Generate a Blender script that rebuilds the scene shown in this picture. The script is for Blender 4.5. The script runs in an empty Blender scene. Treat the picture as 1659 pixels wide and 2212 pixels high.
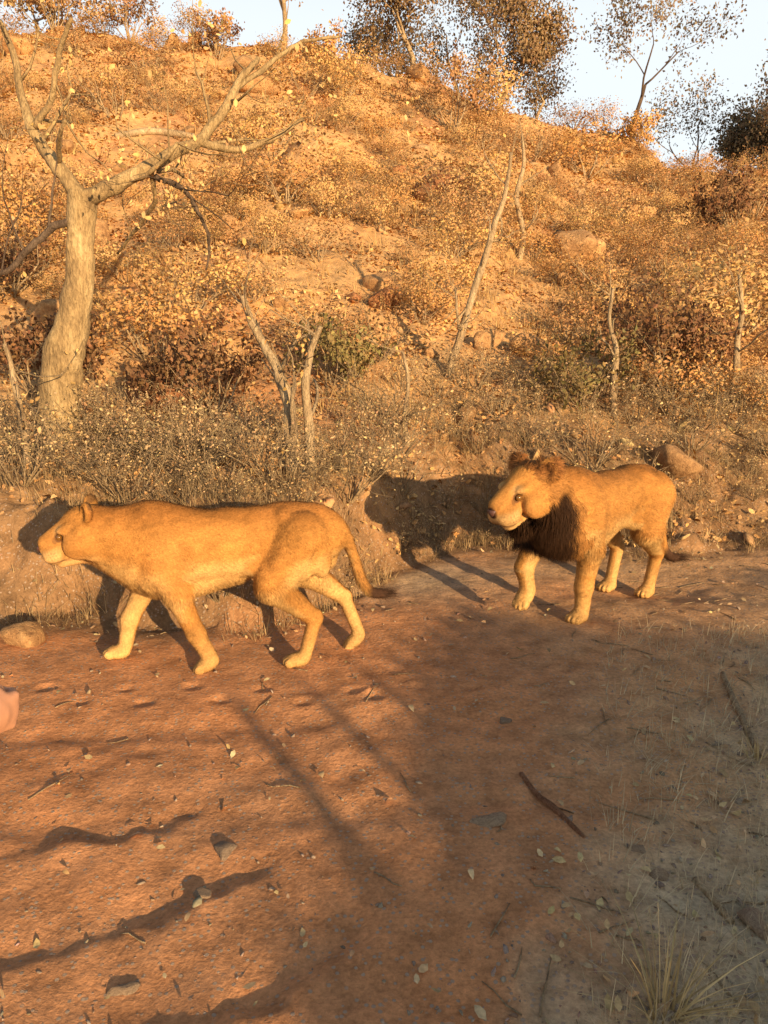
import bpy, math, random
import numpy as np
from mathutils import Vector, Matrix

R = math.radians
scene = bpy.context.scene
COL = scene.collection

# ------------------------------------------------------------------ camera, sky, sun, exposure
CAM_Z, PITCH, FPX = 1.9, R(13.7), 1663.0        # eye height, downward tilt, focal length for a 1659 x 2212 picture
cam_data = bpy.data.cameras.new('camera')
cam = bpy.data.objects.new('camera', cam_data)
COL.objects.link(cam)
cam.location = (0, 0, CAM_Z)
cam.rotation_euler = (R(90) - PITCH, 0, 0)
cam_data.sensor_fit = 'HORIZONTAL'
cam_data.angle = 2 * math.atan(829.5 / FPX)
cam_data.clip_start, cam_data.clip_end = 0.05, 2000
scene.camera = cam

SUN_AZ, SUN_EL = R(30), R(11.5)                  # the sun stands low behind the camera, to its right
TO_SUN = Vector((math.sin(SUN_AZ) * math.cos(SUN_EL), -math.cos(SUN_AZ) * math.cos(SUN_EL), math.sin(SUN_EL)))
world = bpy.data.worlds.new('World')
scene.world = world
world.use_nodes = True
wn = world.node_tree
bg = wn.nodes['Background']
sky = wn.nodes.new('ShaderNodeTexSky')
sky.sky_type = 'NISHITA'
sky.sun_disc = False
sky.sun_elevation = SUN_EL
sky.sun_rotation = math.atan2(TO_SUN.x, TO_SUN.y)
sky.dust_density = 2.2
sky.ozone_density = 0.6
haze = wn.nodes.new('ShaderNodeBackground')     # thin high white cloud over the whole sky
haze.inputs[0].default_value = (0.90, 0.96, 1.0, 1)
haze.inputs[1].default_value = 0.64
veil = wn.nodes.new('ShaderNodeMixShader')
tcw = wn.nodes.new('ShaderNodeTexCoord')
sep = wn.nodes.new('ShaderNodeSeparateXYZ')
wn.links.new(tcw.outputs['Generated'], sep.inputs[0])
thin = wn.nodes.new('ShaderNodeMapRange')       # the haze thins out overhead, alike all round
thin.interpolation_type = 'SMOOTHSTEP'
for i_, v_ in ((1, 0.30), (2, 0.58), (3, 0.88), (4, 0.0)):
    thin.inputs[i_].default_value = v_
wn.links.new(sep.outputs[2], thin.inputs[0])
wn.links.new(thin.outputs[0], veil.inputs[0])
wn.links.new(sky.outputs[0], bg.inputs[0])
wn.links.new(bg.outputs[0], veil.inputs[1])
wn.links.new(haze.outputs[0], veil.inputs[2])
wn.links.new(veil.outputs[0], wn.nodes['World Output'].inputs['Surface'])
bg.inputs[1].default_value = 0.10
sun_data = bpy.data.lights.new('sun', 'SUN')
sun_data.energy = 5.0
sun_data.angle = R(0.53)
sun_data.color = (1.0, 0.70, 0.39)
sun = bpy.data.objects.new('sun', sun_data)
COL.objects.link(sun)
sun.rotation_euler = TO_SUN.to_track_quat('Z', 'Y').to_euler()
sun.location = TO_SUN * 30
vs = scene.view_settings
vs.view_transform, vs.look, vs.exposure, vs.gamma = 'Standard', 'None', 0.80, 1.0
vs.use_curve_mapping = False

# ------------------------------------------------------------------ noise and terrain shape
def _h(ix, iy, iz, seed):
    n = (ix * 374761393 + iy * 668265263 + iz * 2147483647 + seed * 1274126177) & 0xFFFFFFFF
    n = ((n ^ (n >> 13)) * 1274126177) & 0xFFFFFFFF
    n = ((n ^ (n >> 16)) * 2246822519) & 0xFFFFFFFF
    return ((n ^ (n >> 15)) & 0xFFFFFF) / float(0xFFFFFF)
def noise3(x, y, z, seed=0):
    x, y, z = np.broadcast_arrays(np.asarray(x, float), np.asarray(y, float), np.asarray(z, float))
    fx, fy, fz = np.floor(x), np.floor(y), np.floor(z)
    ix, iy, iz = fx.astype(np.int64), fy.astype(np.int64), fz.astype(np.int64)
    tx, ty, tz = x - fx, y - fy, z - fz
    tx, ty, tz = [t * t * t * (t * (t * 6 - 15) + 10) for t in (tx, ty, tz)]
    r = 0
    for a in (0, 1):
        for b in (0, 1):
            for c in (0, 1):
                w = (tx if a else 1 - tx) * (ty if b else 1 - ty) * (tz if c else 1 - tz)
                r = r + w * _h(ix + a, iy + b, iz + c, seed)
    return r * 2 - 1
def noise2(x, y, seed=0):
    x, y = np.broadcast_arrays(np.asarray(x, float), np.asarray(y, float))
    fx, fy = np.floor(x), np.floor(y)
    ix, iy = fx.astype(np.int64), fy.astype(np.int64)
    tx, ty = x - fx, y - fy
    tx, ty = [t * t * t * (t * (t * 6 - 15) + 10) for t in (tx, ty)]
    r = 0
    for a in (0, 1):
        for b in (0, 1):
            r = r + (tx if a else 1 - tx) * (ty if b else 1 - ty) * _h(ix + a, iy + b, 0, seed)
    return r * 2 - 1
def fbm2(x, y, oct=4, seed=0):
    s, a, t = 0, 1.0, 0
    for i in range(oct):
        s = s + a * noise2(x * 2 ** i + 17.3 * i, y * 2 ** i - 9.1 * i, seed + i)
        t += a
        a *= 0.5
    return s / t
def sstep(t):
    t = np.clip(t, 0, 1)
    return t * t * (3 - 2 * t)

_pr = random.Random(12)
PRINTS = []
for _k in range(26):
    _x = -2.4 + 0.2 * _k
    PRINTS.append((_x + _pr.uniform(-0.06, 0.06), 3.72 + 0.24 * max(_x, 0) + (0.07 if _k % 2 else -0.07) + _pr.uniform(-0.04, 0.04)))
YC = 26.0                                        # distance of the hill's crest
CREST_A = [-0.9, -0.445, -0.284, -0.016, 0.165, 0.28, 0.466, 0.9]
CREST_E = [0.33, 0.334, 0.322, 0.300, 0.251, 0.2105, 0.169, 0.13]
def bank_line(x):
    return 4.66 + 1.75 * sstep((x + 0.9) / 1.7) + 0.12 * np.sin(x * 2.1)
def pq(x, y):                                    # coordinates across and along the sun's azimuth
    return 0.866 * x + 0.5 * y, -0.5 * x + 0.866 * y
def H(x, y):
    x = np.asarray(x, float)
    y = np.asarray(y, float)
    a = x / np.maximum(y, 5.0)
    hc = CAM_Z + YC * np.interp(a, CREST_A, CREST_E) + 0.35 * noise2(x * 0.35, 3.1, 5) + 0.15 * noise2(x * 1.3, 7.1, 6)
    yb = bank_line(x) + 0.10 * noise2(x * 2.3, y * 2.3, 8)
    left = 1 - sstep((x + 0.9) / 1.7)
    w = 0.55 * left + 1.35 * (1 - left)
    bh = 0.70 * left + 0.58 * (1 - left)
    bank = bh * sstep((y - yb) / w)
    terr = 0.06 * np.clip(y - yb - w, 0, 2.0)
    s = np.clip((y - 6.9) / (YC - 6.9), 0, 1)
    base = bank + terr
    hill = base + (hc - base) * (0.62 * s + 0.38 * s * s)
    over = np.clip(y - YC, 0, 60)
    hill = hill - 0.28 * over - 0.010 * np.minimum(over, 6) ** 2
    hill = np.where(y > YC + 5, np.maximum(hill, 1.2), hill)
    hm = sstep((y - yb) / 2.5)
    hm2 = sstep((y - 8) / 6.0)
    z = hill + hm2 * 0.55 * fbm2(x * 0.30, y * 0.30, 3, 20) + hm * 0.13 * fbm2(x * 0.9, y * 0.9, 4, 30) + hm * 0.05 * fbm2(x * 4, y * 4, 3, 33)
    face = sstep((y - yb + 0.05) / 0.15) * (1 - sstep((y - yb - w - 0.1) / 0.9))
    z = z + face * (0.11 * fbm2(x * 2.6, y * 2.6, 3, 35) + 0.05 * fbm2(x * 9, y * 9, 3, 37) - 0.03 * np.abs(noise2(x * 5, y * 1.5, 39)))
    # the trodden path and the foreground
    near = 1 - sstep((y - yb + 0.2) / 0.8)
    lane = np.exp(-((y - 4.25 - 0.28 * np.clip(x, -1, 3)) / 0.45) ** 2)
    z = z + near * ((0.035 * fbm2(x * 1.1, y * 1.1, 4, 40)) * (1 - 0.75 * lane) + 0.012 * fbm2(x * 6, y * 6, 4, 44) * (1 - 0.4 * lane))
    z = z - near * 0.125 * np.exp(-((x - 2.0) / 0.7) ** 2 - ((y - 5.65) / 0.5) ** 2)
    for (fx_, fy_) in PRINTS:                      # paw prints trodden into the dust
        d2 = (x - fx_) ** 2 + ((y - fy_) * 1.2) ** 2
        z = z - near * (0.014 * np.exp(-d2 / 0.045 ** 2) - 0.005 * np.exp(-((np.sqrt(d2) - 0.075) / 0.02) ** 2))
    for yr_ in (3.42, 2.72):                        # old wheel ruts along the track
        yy_ = y - yr_ - 0.10 * (x + 0.5) - 0.05 * noise2(x * 1.1, yr_, 57)
        z = z - near * 0.016 * np.exp(-(yy_ / 0.085) ** 2) * (0.6 + 0.4 * noise2(x * 3, yr_ + 5, 58)) * (1 - sstep((x - 1.2) / 0.8))
    p, q = pq(x, y)
    # tilted rock strata: each slab climbs gently away from the sun and drops a few centimetres at its far edge
    qq = (q + 0.07 * noise2(p * 1.6, q * 0.6, 51) + 0.05 * noise2(p * 5, q * 3, 52) + 0.025 * noise2(p * 17, q * 9, 55) - 2.32) / 0.5
    f = qq - np.floor(qq)
    saw = np.where(f < 0.84, f / 0.84, sstep((1 - f) / 0.16))
    rock = (1 - sstep((p - 0.65 - 0.25 * noise2(q * 2, p, 53)) / 0.35)) * sstep((q - 0.9) / 0.4) * (1 - sstep((q - 3.05) / 0.3)) * sstep((p + 2.0) / 0.5)
    z = z + near * rock * 0.030 * (saw - 0.5) * (0.75 + 0.5 * noise2(p * 0.9, np.floor(qq) * 3.7, 54))
    return z
def Hs(x, y):
    return float(H(np.array([x]), np.array([y]))[0])
CP, SP = math.cos(PITCH), math.sin(PITCH)
def ray(u, v):
    dx, dz = (u - 829.5) / FPX, -(v - 1106) / FPX
    return np.array([dx, CP + dz * SP, -SP + dz * CP])
def ground_at(u, v, tmax=45):
    d = ray(u, v)
    t = np.linspace(1.2, tmax, 3500)
    P = d[None] * t[:, None] + np.array([0, 0, CAM_Z])
    below = np.nonzero(P[:, 2] <= H(P[:, 0], P[:, 1]))[0]
    if len(below) == 0:
        return None
    i = below[0]
    return Vector((P[i, 0], P[i, 1], Hs(P[i, 0], P[i, 1])))
def on_plane(u, v, y):                           # the point seen at (u, v) at distance y from the camera
    d = ray(u, v)
    return Vector(d * (y / d[1])) + Vector((0, 0, CAM_Z))

# ------------------------------------------------------------------ mesh helpers
def mesh_np(name, verts, faces, smooth=True, color=None, matidx=None):
    """faces: (n,3) or (n,4) int array, or a list of both"""
    me = bpy.data.meshes.new(name)
    verts = np.asarray(verts, np.float32)
    fl = faces if isinstance(faces, list) else [faces]
    fl = [np.asarray(f, np.int32) for f in fl if len(f)]
    loops = np.concatenate([f.ravel() for f in fl])
    sizes = np.concatenate([np.full(len(f), f.shape[1], np.int32) for f in fl])
    starts = np.concatenate([[0], np.cumsum(sizes)[:-1]]).astype(np.int32)
    me.vertices.add(len(verts))
    me.vertices.foreach_set('co', verts.ravel())
    me.loops.add(len(loops))
    me.loops.foreach_set('vertex_index', loops)
    me.polygons.add(len(sizes))
    me.polygons.foreach_set('loop_start', starts)
    if smooth:
        me.polygons.foreach_set('use_smooth', np.ones(len(sizes), bool))
    me.update(calc_edges=True)
    if color is not None:
        at = me.color_attributes.new('col', 'FLOAT_COLOR', 'POINT')
        c = np.ones((len(verts), 4), np.float32)
        c[:, :3] = color
        at.data.foreach_set('color', c.ravel())
    return me
def obj(name, me, mat, parent=None, loc=None, rotz=0.0, scale=None):
    o = bpy.data.objects.new(name, me)
    COL.objects.link(o)
    if me is not None and mat is not None and len(me.materials) == 0:
        me.materials.append(mat)
    if parent is not None:
        o.parent = parent
    if loc is not None:
        o.location = loc
    if rotz:
        o.rotation_euler = (0, 0, rotz)
    if scale is not None:
        o.scale = scale
    return o
def tag(o, label, cat, group=None):
    o['label'] = label
    o['category'] = cat
    if group:
        o['group'] = group
    return o
def thing(name, label, cat, loc=(0, 0, 0), rotz=0.0, group=None):
    o = bpy.data.objects.new(name, None)
    COL.objects.link(o)
    o.location = loc
    o.rotation_euler = (0, 0, rotz)
    o.empty_display_size = 0.1
    return tag(o, label, cat, group)
def copy_tree(o, parent=None):
    c = o.copy()
    COL.objects.link(c)
    c.parent = parent
    for ch in list(o.children):
        copy_tree(ch, c)
    return c

class Buf:
    def __init__(self):
        self.v, self.q, self.t, self.c, self.n = [], [], [], [], 0
    def add(self, v, q=None, t=None, c=None):
        v = np.asarray(v, float)
        self.v.append(v)
        if q is not None and len(q):
            self.q.append(np.asarray(q) + self.n)
        if t is not None and len(t):
            self.t.append(np.asarray(t) + self.n)
        if c is not None:
            self.c.append(np.broadcast_to(np.asarray(c, float), (len(v), 3)))
        self.n += len(v)
    def mesh(self, name, smooth=True):
        fs = []
        if self.q:
            fs.append(np.concatenate(self.q))
        if self.t:
            fs.append(np.concatenate(self.t))
        return mesh_np(name, np.concatenate(self.v), fs, smooth, np.concatenate(self.c) if self.c else None)

def tube(buf, pts, radii, sides=8, rough=0.0, seed=0, c=None, cap=True):
    P = np.asarray(pts, float)
    n = len(P)
    T = np.gradient(P, axis=0)
    T /= np.linalg.norm(T, axis=1)[:, None] + 1e-9
    up = np.array([0.31, 0.17, 0.93]) if abs(T[0, 2]) < 0.8 else np.array([0.93, 0.31, 0.05])
    ang = np.arange(sides) * 2 * math.pi / sides
    rings = []
    A = np.cross(T[0], up)
    A /= np.linalg.norm(A)
    for i in range(n):
        A = A - T[i] * np.dot(A, T[i])
        A /= np.linalg.norm(A) + 1e-9
        B = np.cross(T[i], A)
        r = np.full(sides, radii[i], float)
        if rough:
            r = r * (1 + rough * noise3(np.cos(ang) * 1.5 + seed, np.sin(ang) * 1.5, i * 0.55 + seed * 3.3, 71))
        rings.append(P[i] + (np.cos(ang) * r)[:, None] * A + (np.sin(ang) * r)[:, None] * B)
    V = np.concatenate(rings)
    i0 = (np.arange(n - 1) * sides)[:, None] + np.arange(sides)[None]
    i1 = (np.arange(n - 1) * sides)[:, None] + (np.arange(sides)[None] + 1) % sides
    Q = np.stack([i0, i1, i1 + sides, i0 + sides], -1).reshape(-1, 4)
    tr = None
    if cap:
        V = np.concatenate([V, P[:1], P[-1:]])
        k = np.arange(sides)
        tr = np.concatenate([np.stack([np.full(sides, n * sides), (k + 1) % sides, k], -1),
                             np.stack([np.full(sides, n * sides + 1), (n - 1) * sides + k, (n - 1) * sides + (k + 1) % sides], -1)])
    buf.add(V, Q, tr, c)
def smooth_path(pts, radii, per=5):
    """Catmull-Rom through the points"""
    P = np.asarray(pts, float)
    r = np.asarray(radii, float)
    n = len(P)
    out, ro = [], []
    for i in range(n - 1):
        p0, p1, p2, p3 = P[max(i - 1, 0)], P[i], P[i + 1], P[min(i + 2, n - 1)]
        for k in range(per):
            t = k / per
            out.append(0.5 * (2 * p1 + (p2 - p0) * t + (2 * p0 - 5 * p1 + 4 * p2 - p3) * t * t + (3 * p1 - p0 - 3 * p2 + p3) * t ** 3))
            ro.append(r[i] * (1 - t) + r[i + 1] * t)
    out.append(P[-1])
    ro.append(r[-1])
    return np.array(out), np.array(ro)

LEAF_V = np.array([[0, 0, 0], [0.35, 0.26, 0.10], [0.75, 0.20, 0.02], [1, 0, -0.10], [0.75, -0.20, 0.02], [0.35, -0.26, 0.10]])
LEAF_T = np.array([[0, 1, 5], [1, 2, 4], [1, 4, 5], [2, 3, 4]])
LEAF4_V = np.array([[0, 0, 0], [0.5, 0.30, 0.10], [1, 0, -0.08], [0.5, -0.30, 0.10]])
LEAF4_T = np.array([[0, 1, 2], [0, 2, 3]])
def rand_rot(n, rng, flat=0.0):
    """random rotation matrices; flat=1 keeps the leaves lying"""
    yaw = rng.uniform(0, 2 * math.pi, n)
    lim = math.pi * (1 - flat)
    pitch = rng.normal(0, 0.16 + 0.9 * (1 - flat), n)
    roll = rng.normal(0, 0.20 + 1.1 * (1 - flat), n)
    cy, sy, cp, sp, cr, sr = np.cos(yaw), np.sin(yaw), np.cos(pitch), np.sin(pitch), np.cos(roll), np.sin(roll)
    M = np.empty((n, 3, 3))
    M[:, 0, 0] = cy * cp
    M[:, 0, 1] = cy * sp * sr - sy * cr
    M[:, 0, 2] = cy * sp * cr + sy * sr
    M[:, 1, 0] = sy * cp
    M[:, 1, 1] = sy * sp * sr + cy * cr
    M[:, 1, 2] = sy * sp * cr - cy * sr
    M[:, 2, 0] = -sp
    M[:, 2, 1] = cp * sr
    M[:, 2, 2] = cp * cr
    return M
def leaves(buf, pos, size, cols, rng, flat=0.0, simple=False, width=1.0):
    n = len(pos)
    LV, LT = (LEAF4_V, LEAF4_T) if simple else (LEAF_V, LEAF_T)
    M = rand_rot(n, rng, flat)
    S = LV[None] * np.array([1, width, 1]) * np.ones((n, 1, 1))
    S[:, :, 2] *= rng.uniform(-1.5, 2.2, n)[:, None]
    S = S * np.asarray(size).reshape(-1, 1, 1)
    V = np.einsum('nij,nkj->nki', M, S) + np.asarray(pos)[:, None]
    m = len(LV)
    T = LT[None] + (np.arange(n) * m)[:, None, None]
    buf.add(V.reshape(-1, 3), None, T.reshape(-1, 3), np.repeat(cols, m, axis=0))
def soften(me, mix=0.62, up=None):
    """leaf masses shade as masses: blend each leaf's normal with the direction out of the clump"""
    nv = len(me.vertices)
    co = np.empty(nv * 3, np.float32)
    me.vertices.foreach_get('co', co)
    co = co.reshape(-1, 3).astype(float)
    nl = len(me.loops)
    li = np.empty(nl, np.int32)
    me.loops.foreach_get('vertex_index', li)
    T = li.reshape(-1, 3)
    g = np.cross(co[T[:, 1]] - co[T[:, 0]], co[T[:, 2]] - co[T[:, 0]])
    g /= np.linalg.norm(g, axis=1)[:, None] + 1e-12
    if up is not None:
        out = np.tile(np.array(up, float), (nv, 1))
    else:
        c = co.mean(0) - np.array([0, 0, 0.25 * co[:, 2].std()])
        out = co - c
        out /= np.linalg.norm(out, axis=1)[:, None] + 1e-9
    fl = (g * out[T[:, 0]]).sum(1) < 0
    T[fl] = T[fl][:, ::-1]
    g[fl] *= -1
    me.loops.foreach_set('vertex_index', T.ravel())
    vn = np.zeros((nv, 3))
    for k in range(3):
        vn[T[:, k]] = g
    me.update(calc_edges=True)
    n = out * mix + vn * (1 - mix)
    n /= np.linalg.norm(n, axis=1)[:, None] + 1e-9
    me.polygons.foreach_set('use_smooth', np.ones(len(me.polygons), bool))
    me.normals_split_custom_set_from_vertices(n)
    return me
def palette(n, rng, cols, jit=0.14):
    cols = np.array(cols)
    cols = cols * 0.45 + cols[int(rng.integers(0, len(cols)))][None] * 0.55      # a clump keeps to one hue
    c = cols[rng.integers(0, len(cols), n)]
    return np.clip(c * (1 + rng.normal(0, jit, (n, 1))) * (1 + rng.normal(0, 0.05, (n, 3))), 0.005, 0.9)

# ------------------------------------------------------------------ materials
def new_mat(name):
    m = bpy.data.materials.new(name)
    m.use_nodes = True
    nt = m.node_tree
    b = nt.nodes['Principled BSDF']
    b.inputs['Roughness'].default_value = 0.9
    b.inputs['Specular IOR Level'].default_value = 0.25
    return m, nt, b
def N(nt, t, **kw):
    n = nt.nodes.new(t)
    for k, v in kw.items():
        if hasattr(n, k):
            setattr(n, k, v)
        else:
            n.inputs[k].default_value = v
    return n
def L(nt, a, b):
    nt.links.new(a, b)
def noise_node(nt, vec, scale, detail=6, rough=0.6):
    n = N(nt, 'ShaderNodeTexNoise')
    n.inputs['Scale'].default_value = scale
    n.inputs['Detail'].default_value = detail
    n.inputs['Roughness'].default_value = rough
    L(nt, vec, n.inputs['Vector'])
    return n.outputs['Fac']
def ramp(nt, fac, stops):
    r = N(nt, 'ShaderNodeValToRGB')
    el = r.color_ramp.elements
    while len(el) < len(stops):
        el.new(0.5)
    for e, (p, c) in zip(el, stops):
        e.position = p
        e.color = (c[0], c[1], c[2], 1) if not isinstance(c, (int, float)) else (c, c, c, 1)
    L(nt, fac, r.inputs[0])
    return r.outputs[0]
def mixc(nt, fac, a, b, mode='MIX'):
    m = N(nt, 'ShaderNodeMix')
    m.data_type = 'RGBA'
    m.blend_type = mode
    for sock, val in ((m.inputs[0], fac), (m.inputs[6], a), (m.inputs[7], b)):
        if isinstance(val, (int, float)):
            sock.default_value = val
        elif isinstance(val, tuple):
            sock.default_value = (*val, 1)
        else:
            L(nt, val, sock)
    return m.outputs[2]
def bump(nt, b, h, strength, dist, prev=None):
    n = N(nt, 'ShaderNodeBump')
    n.inputs['Strength'].default_value = strength
    n.inputs['Distance'].default_value = dist
    L(nt, h, n.inputs['Height'])
    if prev is not None:
        L(nt, prev, n.inputs['Normal'])
    L(nt, n.outputs[0], b.inputs['Normal'])
    return n.outputs[0]

def mat_ground():
    m, nt, b = new_mat('ground_earth')
    co = N(nt, 'ShaderNodeTexCoord').outputs['Object']
    at = N(nt, 'ShaderNodeAttribute', attribute_name='col')
    big = noise_node(nt, co, 0.8, 5)
    mid = noise_node(nt, co, 6, 8, 0.65)
    fine = noise_node(nt, co, 55, 6, 0.7)
    var = ramp(nt, mid, [(0.3, 0.62), (0.5, 1.0), (0.72, 1.35)])
    c = mixc(nt, 1.0, at.outputs['Color'], var, 'MULTIPLY')
    var2 = ramp(nt, fine, [(0.25, 0.55), (0.5, 1.0), (0.75, 1.45)])
    c = mixc(nt, 0.8, c, var2, 'MULTIPLY')
    var3 = ramp(nt, big, [(0.3, (0.85, 0.92, 1.0)), (0.7, (1.12, 1.02, 0.92))])
    c = mixc(nt, 1.0, c, var3, 'MULTIPLY')
    # scattered grit
    vo = N(nt, 'ShaderNodeTexVoronoi')
    vo.inputs['Scale'].default_value = 48
    L(nt, co, vo.inputs['Vector'])
    grit = ramp(nt, vo.outputs['Distance'], [(0.0, 1.0), (0.28, 1.0), (0.36, 0.0)])
    sel = ramp(nt, vo.outputs['Color'], [(0.55, 0.0), (0.62, 1.0)])
    gm = mixc(nt, 1.0, grit, sel, 'MULTIPLY')
    gcol = mixc(nt, vo.outputs['Color'], (0.24, 0.17, 0.12), (0.42, 0.31, 0.22))
    c = mixc(nt, gm, c, gcol)
    L(nt, c, b.inputs['Base Color'])
    n1 = bump(nt, b, mid, 0.55, 0.05)
    n2 = bump(nt, b, gm, 0.5, 0.008, n1)
    bump(nt, b, fine, 0.65, 0.012, n2)
    b.inputs['Roughness'].default_value = 0.95
    b.inputs['Specular IOR Level'].default_value = 0.12
    return m
def mat_rock(name, c1, c2, c3, scale=3.0):
    m, nt, b = new_mat(name)
    tc = N(nt, 'ShaderNodeTexCoord')
    oi = N(nt, 'ShaderNodeObjectInfo')
    add = N(nt, 'ShaderNodeVectorMath', operation='ADD')
    L(nt, tc.outputs['Object'], add.inputs[0])
    L(nt, oi.outputs['Location'], add.inputs[1])
    co = add.outputs[0]
    n1 = noise_node(nt, co, scale, 8, 0.62)
    n2 = noise_node(nt, co, scale * 7, 8, 0.7)
    col = ramp(nt, n1, [(0.28, c1), (0.5, c2), (0.74, c3)])
    hue = mixc(nt, oi.outputs['Random'], (0.78, 0.74, 0.74), (1.18, 1.08, 0.98))
    col = mixc(nt, 1.0, col, hue, 'MULTIPLY')
    col = mixc(nt, 0.85, col, ramp(nt, n2, [(0.3, 0.55), (0.5, 1.0), (0.72, 1.4)]), 'MULTIPLY')
    vo = N(nt, 'ShaderNodeTexVoronoi', feature='DISTANCE_TO_EDGE')
    vo.inputs['Scale'].default_value = scale * 1.3
    L(nt, co, vo.inputs['Vector'])
    crack = ramp(nt, vo.outputs['Distance'], [(0.0, 0.0), (0.03, 1.0)])
    L(nt, col, b.inputs['Base Color'])
    b1 = bump(nt, b, n1, 0.6, 0.10)
    b2 = bump(nt, b, crack, 0.25, 0.02, b1)
    bump(nt, b, n2, 0.6, 0.02, b2)
    return m
def mat_attr(name, rough=0.75, trans=0.0, nscale=30, vary=0.35, bumpd=0.0, spec=0.2):
    m, nt, b = new_mat(name)
    at = N(nt, 'ShaderNodeAttribute', attribute_name='col')
    co = N(nt, 'ShaderNodeTexCoord').outputs['Object']
    n = noise_node(nt, co, nscale, 5)
    c = mixc(nt, 1.0, at.outputs['Color'], ramp(nt, n, [(0.3, 1 - vary), (0.7, 1 + vary)]), 'MULTIPLY')
    L(nt, c, b.inputs['Base Color'])
    b.inputs['Roughness'].default_value = rough
    b.inputs['Specular IOR Level'].default_value = spec
    if bumpd:
        bump(nt, b, n, 0.6, bumpd)
    if trans:
        tr = N(nt, 'ShaderNodeBsdfTranslucent')
        L(nt, c, tr.inputs['Color'])
        mx = N(nt, 'ShaderNodeMixShader')
        mx.inputs[0].default_value = trans
        L(nt, b.outputs[0], mx.inputs[1])
        L(nt, tr.outputs[0], mx.inputs[2])
        L(nt, mx.outputs[0], nt.nodes['Material Output'].inputs['Surface'])
    return m
def mat_bark(name, c1, c2, c3, scale=6, stretch=0.35):
    m, nt, b = new_mat(name)
    co = N(nt, 'ShaderNodeTexCoord').outputs['Object']
    mp = N(nt, 'ShaderNodeMapping')
    mp.inputs['Scale'].default_value = (1, 1, stretch)
    L(nt, co, mp.inputs['Vector'])
    n1 = noise_node(nt, mp.outputs[0], scale, 7, 0.65)
    n2 = noise_node(nt, mp.outputs[0], scale * 8, 7, 0.7)
    n3 = noise_node(nt, co, 1.4, 3)
    col = ramp(nt, n1, [(0.3, c1), (0.52, c2), (0.75, c3)])
    col = mixc(nt, 0.8, col, ramp(nt, n2, [(0.3, 0.5), (0.55, 1.05), (0.75, 1.3)]), 'MULTIPLY')
    col = mixc(nt, 0.7, col, ramp(nt, n3, [(0.35, 0.7), (0.6, 1.15)]), 'MULTIPLY')
    L(nt, col, b.inputs['Base Color'])
    vo = N(nt, 'ShaderNodeTexVoronoi', feature='DISTANCE_TO_EDGE')
    vo.inputs['Scale'].default_value = scale * 3.5
    mp2 = N(nt, 'ShaderNodeMapping')
    mp2.inputs['Scale'].default_value = (1, 1, stretch * 0.5)
    L(nt, co, mp2.inputs['Vector'])
    wv = mixc(nt, 0.12, mp2.outputs[0], n1, 'ADD')
    L(nt, wv, vo.inputs['Vector'])
    crack = ramp(nt, vo.outputs['Distance'], [(0.0, 0.0), (0.10, 1.0)])
    col2 = mixc(nt, 0.16, col, crack, 'MULTIPLY')
    L(nt, col2, b.inputs['Base Color'])
    p = bump(nt, b, n1, 0.8, 0.04)
    p = bump(nt, b, crack, 0.25, 0.010, p)
    bump(nt, b, n2, 0.8, 0.015, p)
    return m

M_GROUND = mat_ground()
M_ROCK = mat_rock('tan_rock', (0.22, 0.125, 0.06), (0.42, 0.255, 0.115), (0.58, 0.39, 0.19), 3.0)
M_ROCK_RED = mat_rock('red_rock', (0.18, 0.075, 0.034), (0.32, 0.15, 0.066), (0.42, 0.23, 0.11), 3.5)
M_STONE = mat_rock('dusty_stone', (0.26, 0.19, 0.13), (0.42, 0.32, 0.215), (0.54, 0.43, 0.30), 9.0)
M_PEBBLE = mat_rock('pebble_stone', (0.10, 0.07, 0.05), (0.20, 0.14, 0.10), (0.33, 0.25, 0.19), 14.0)
M_LEAF = mat_attr('dry_leaf', 0.7, 0.25, 60, 0.25)
M_LITTER = mat_attr('leaf_litter', 0.8, 0.0, 60, 0.3)
M_BARK_PALE = mat_bark('pale_bark', (0.20, 0.13, 0.062), (0.38, 0.265, 0.125), (0.54, 0.40, 0.205))
M_BARK_TWIG = mat_bark('twig_bark', (0.24, 0.165, 0.095), (0.44, 0.32, 0.18), (0.58, 0.45, 0.27), 9)
M_BARK_DARK = mat_bark('dark_bark', (0.06, 0.04, 0.028), (0.13, 0.09, 0.06), (0.22, 0.16, 0.11), 8)
M_GRASS = mat_attr('dry_grass', 0.7, 0.3, 25, 0.2)

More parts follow.
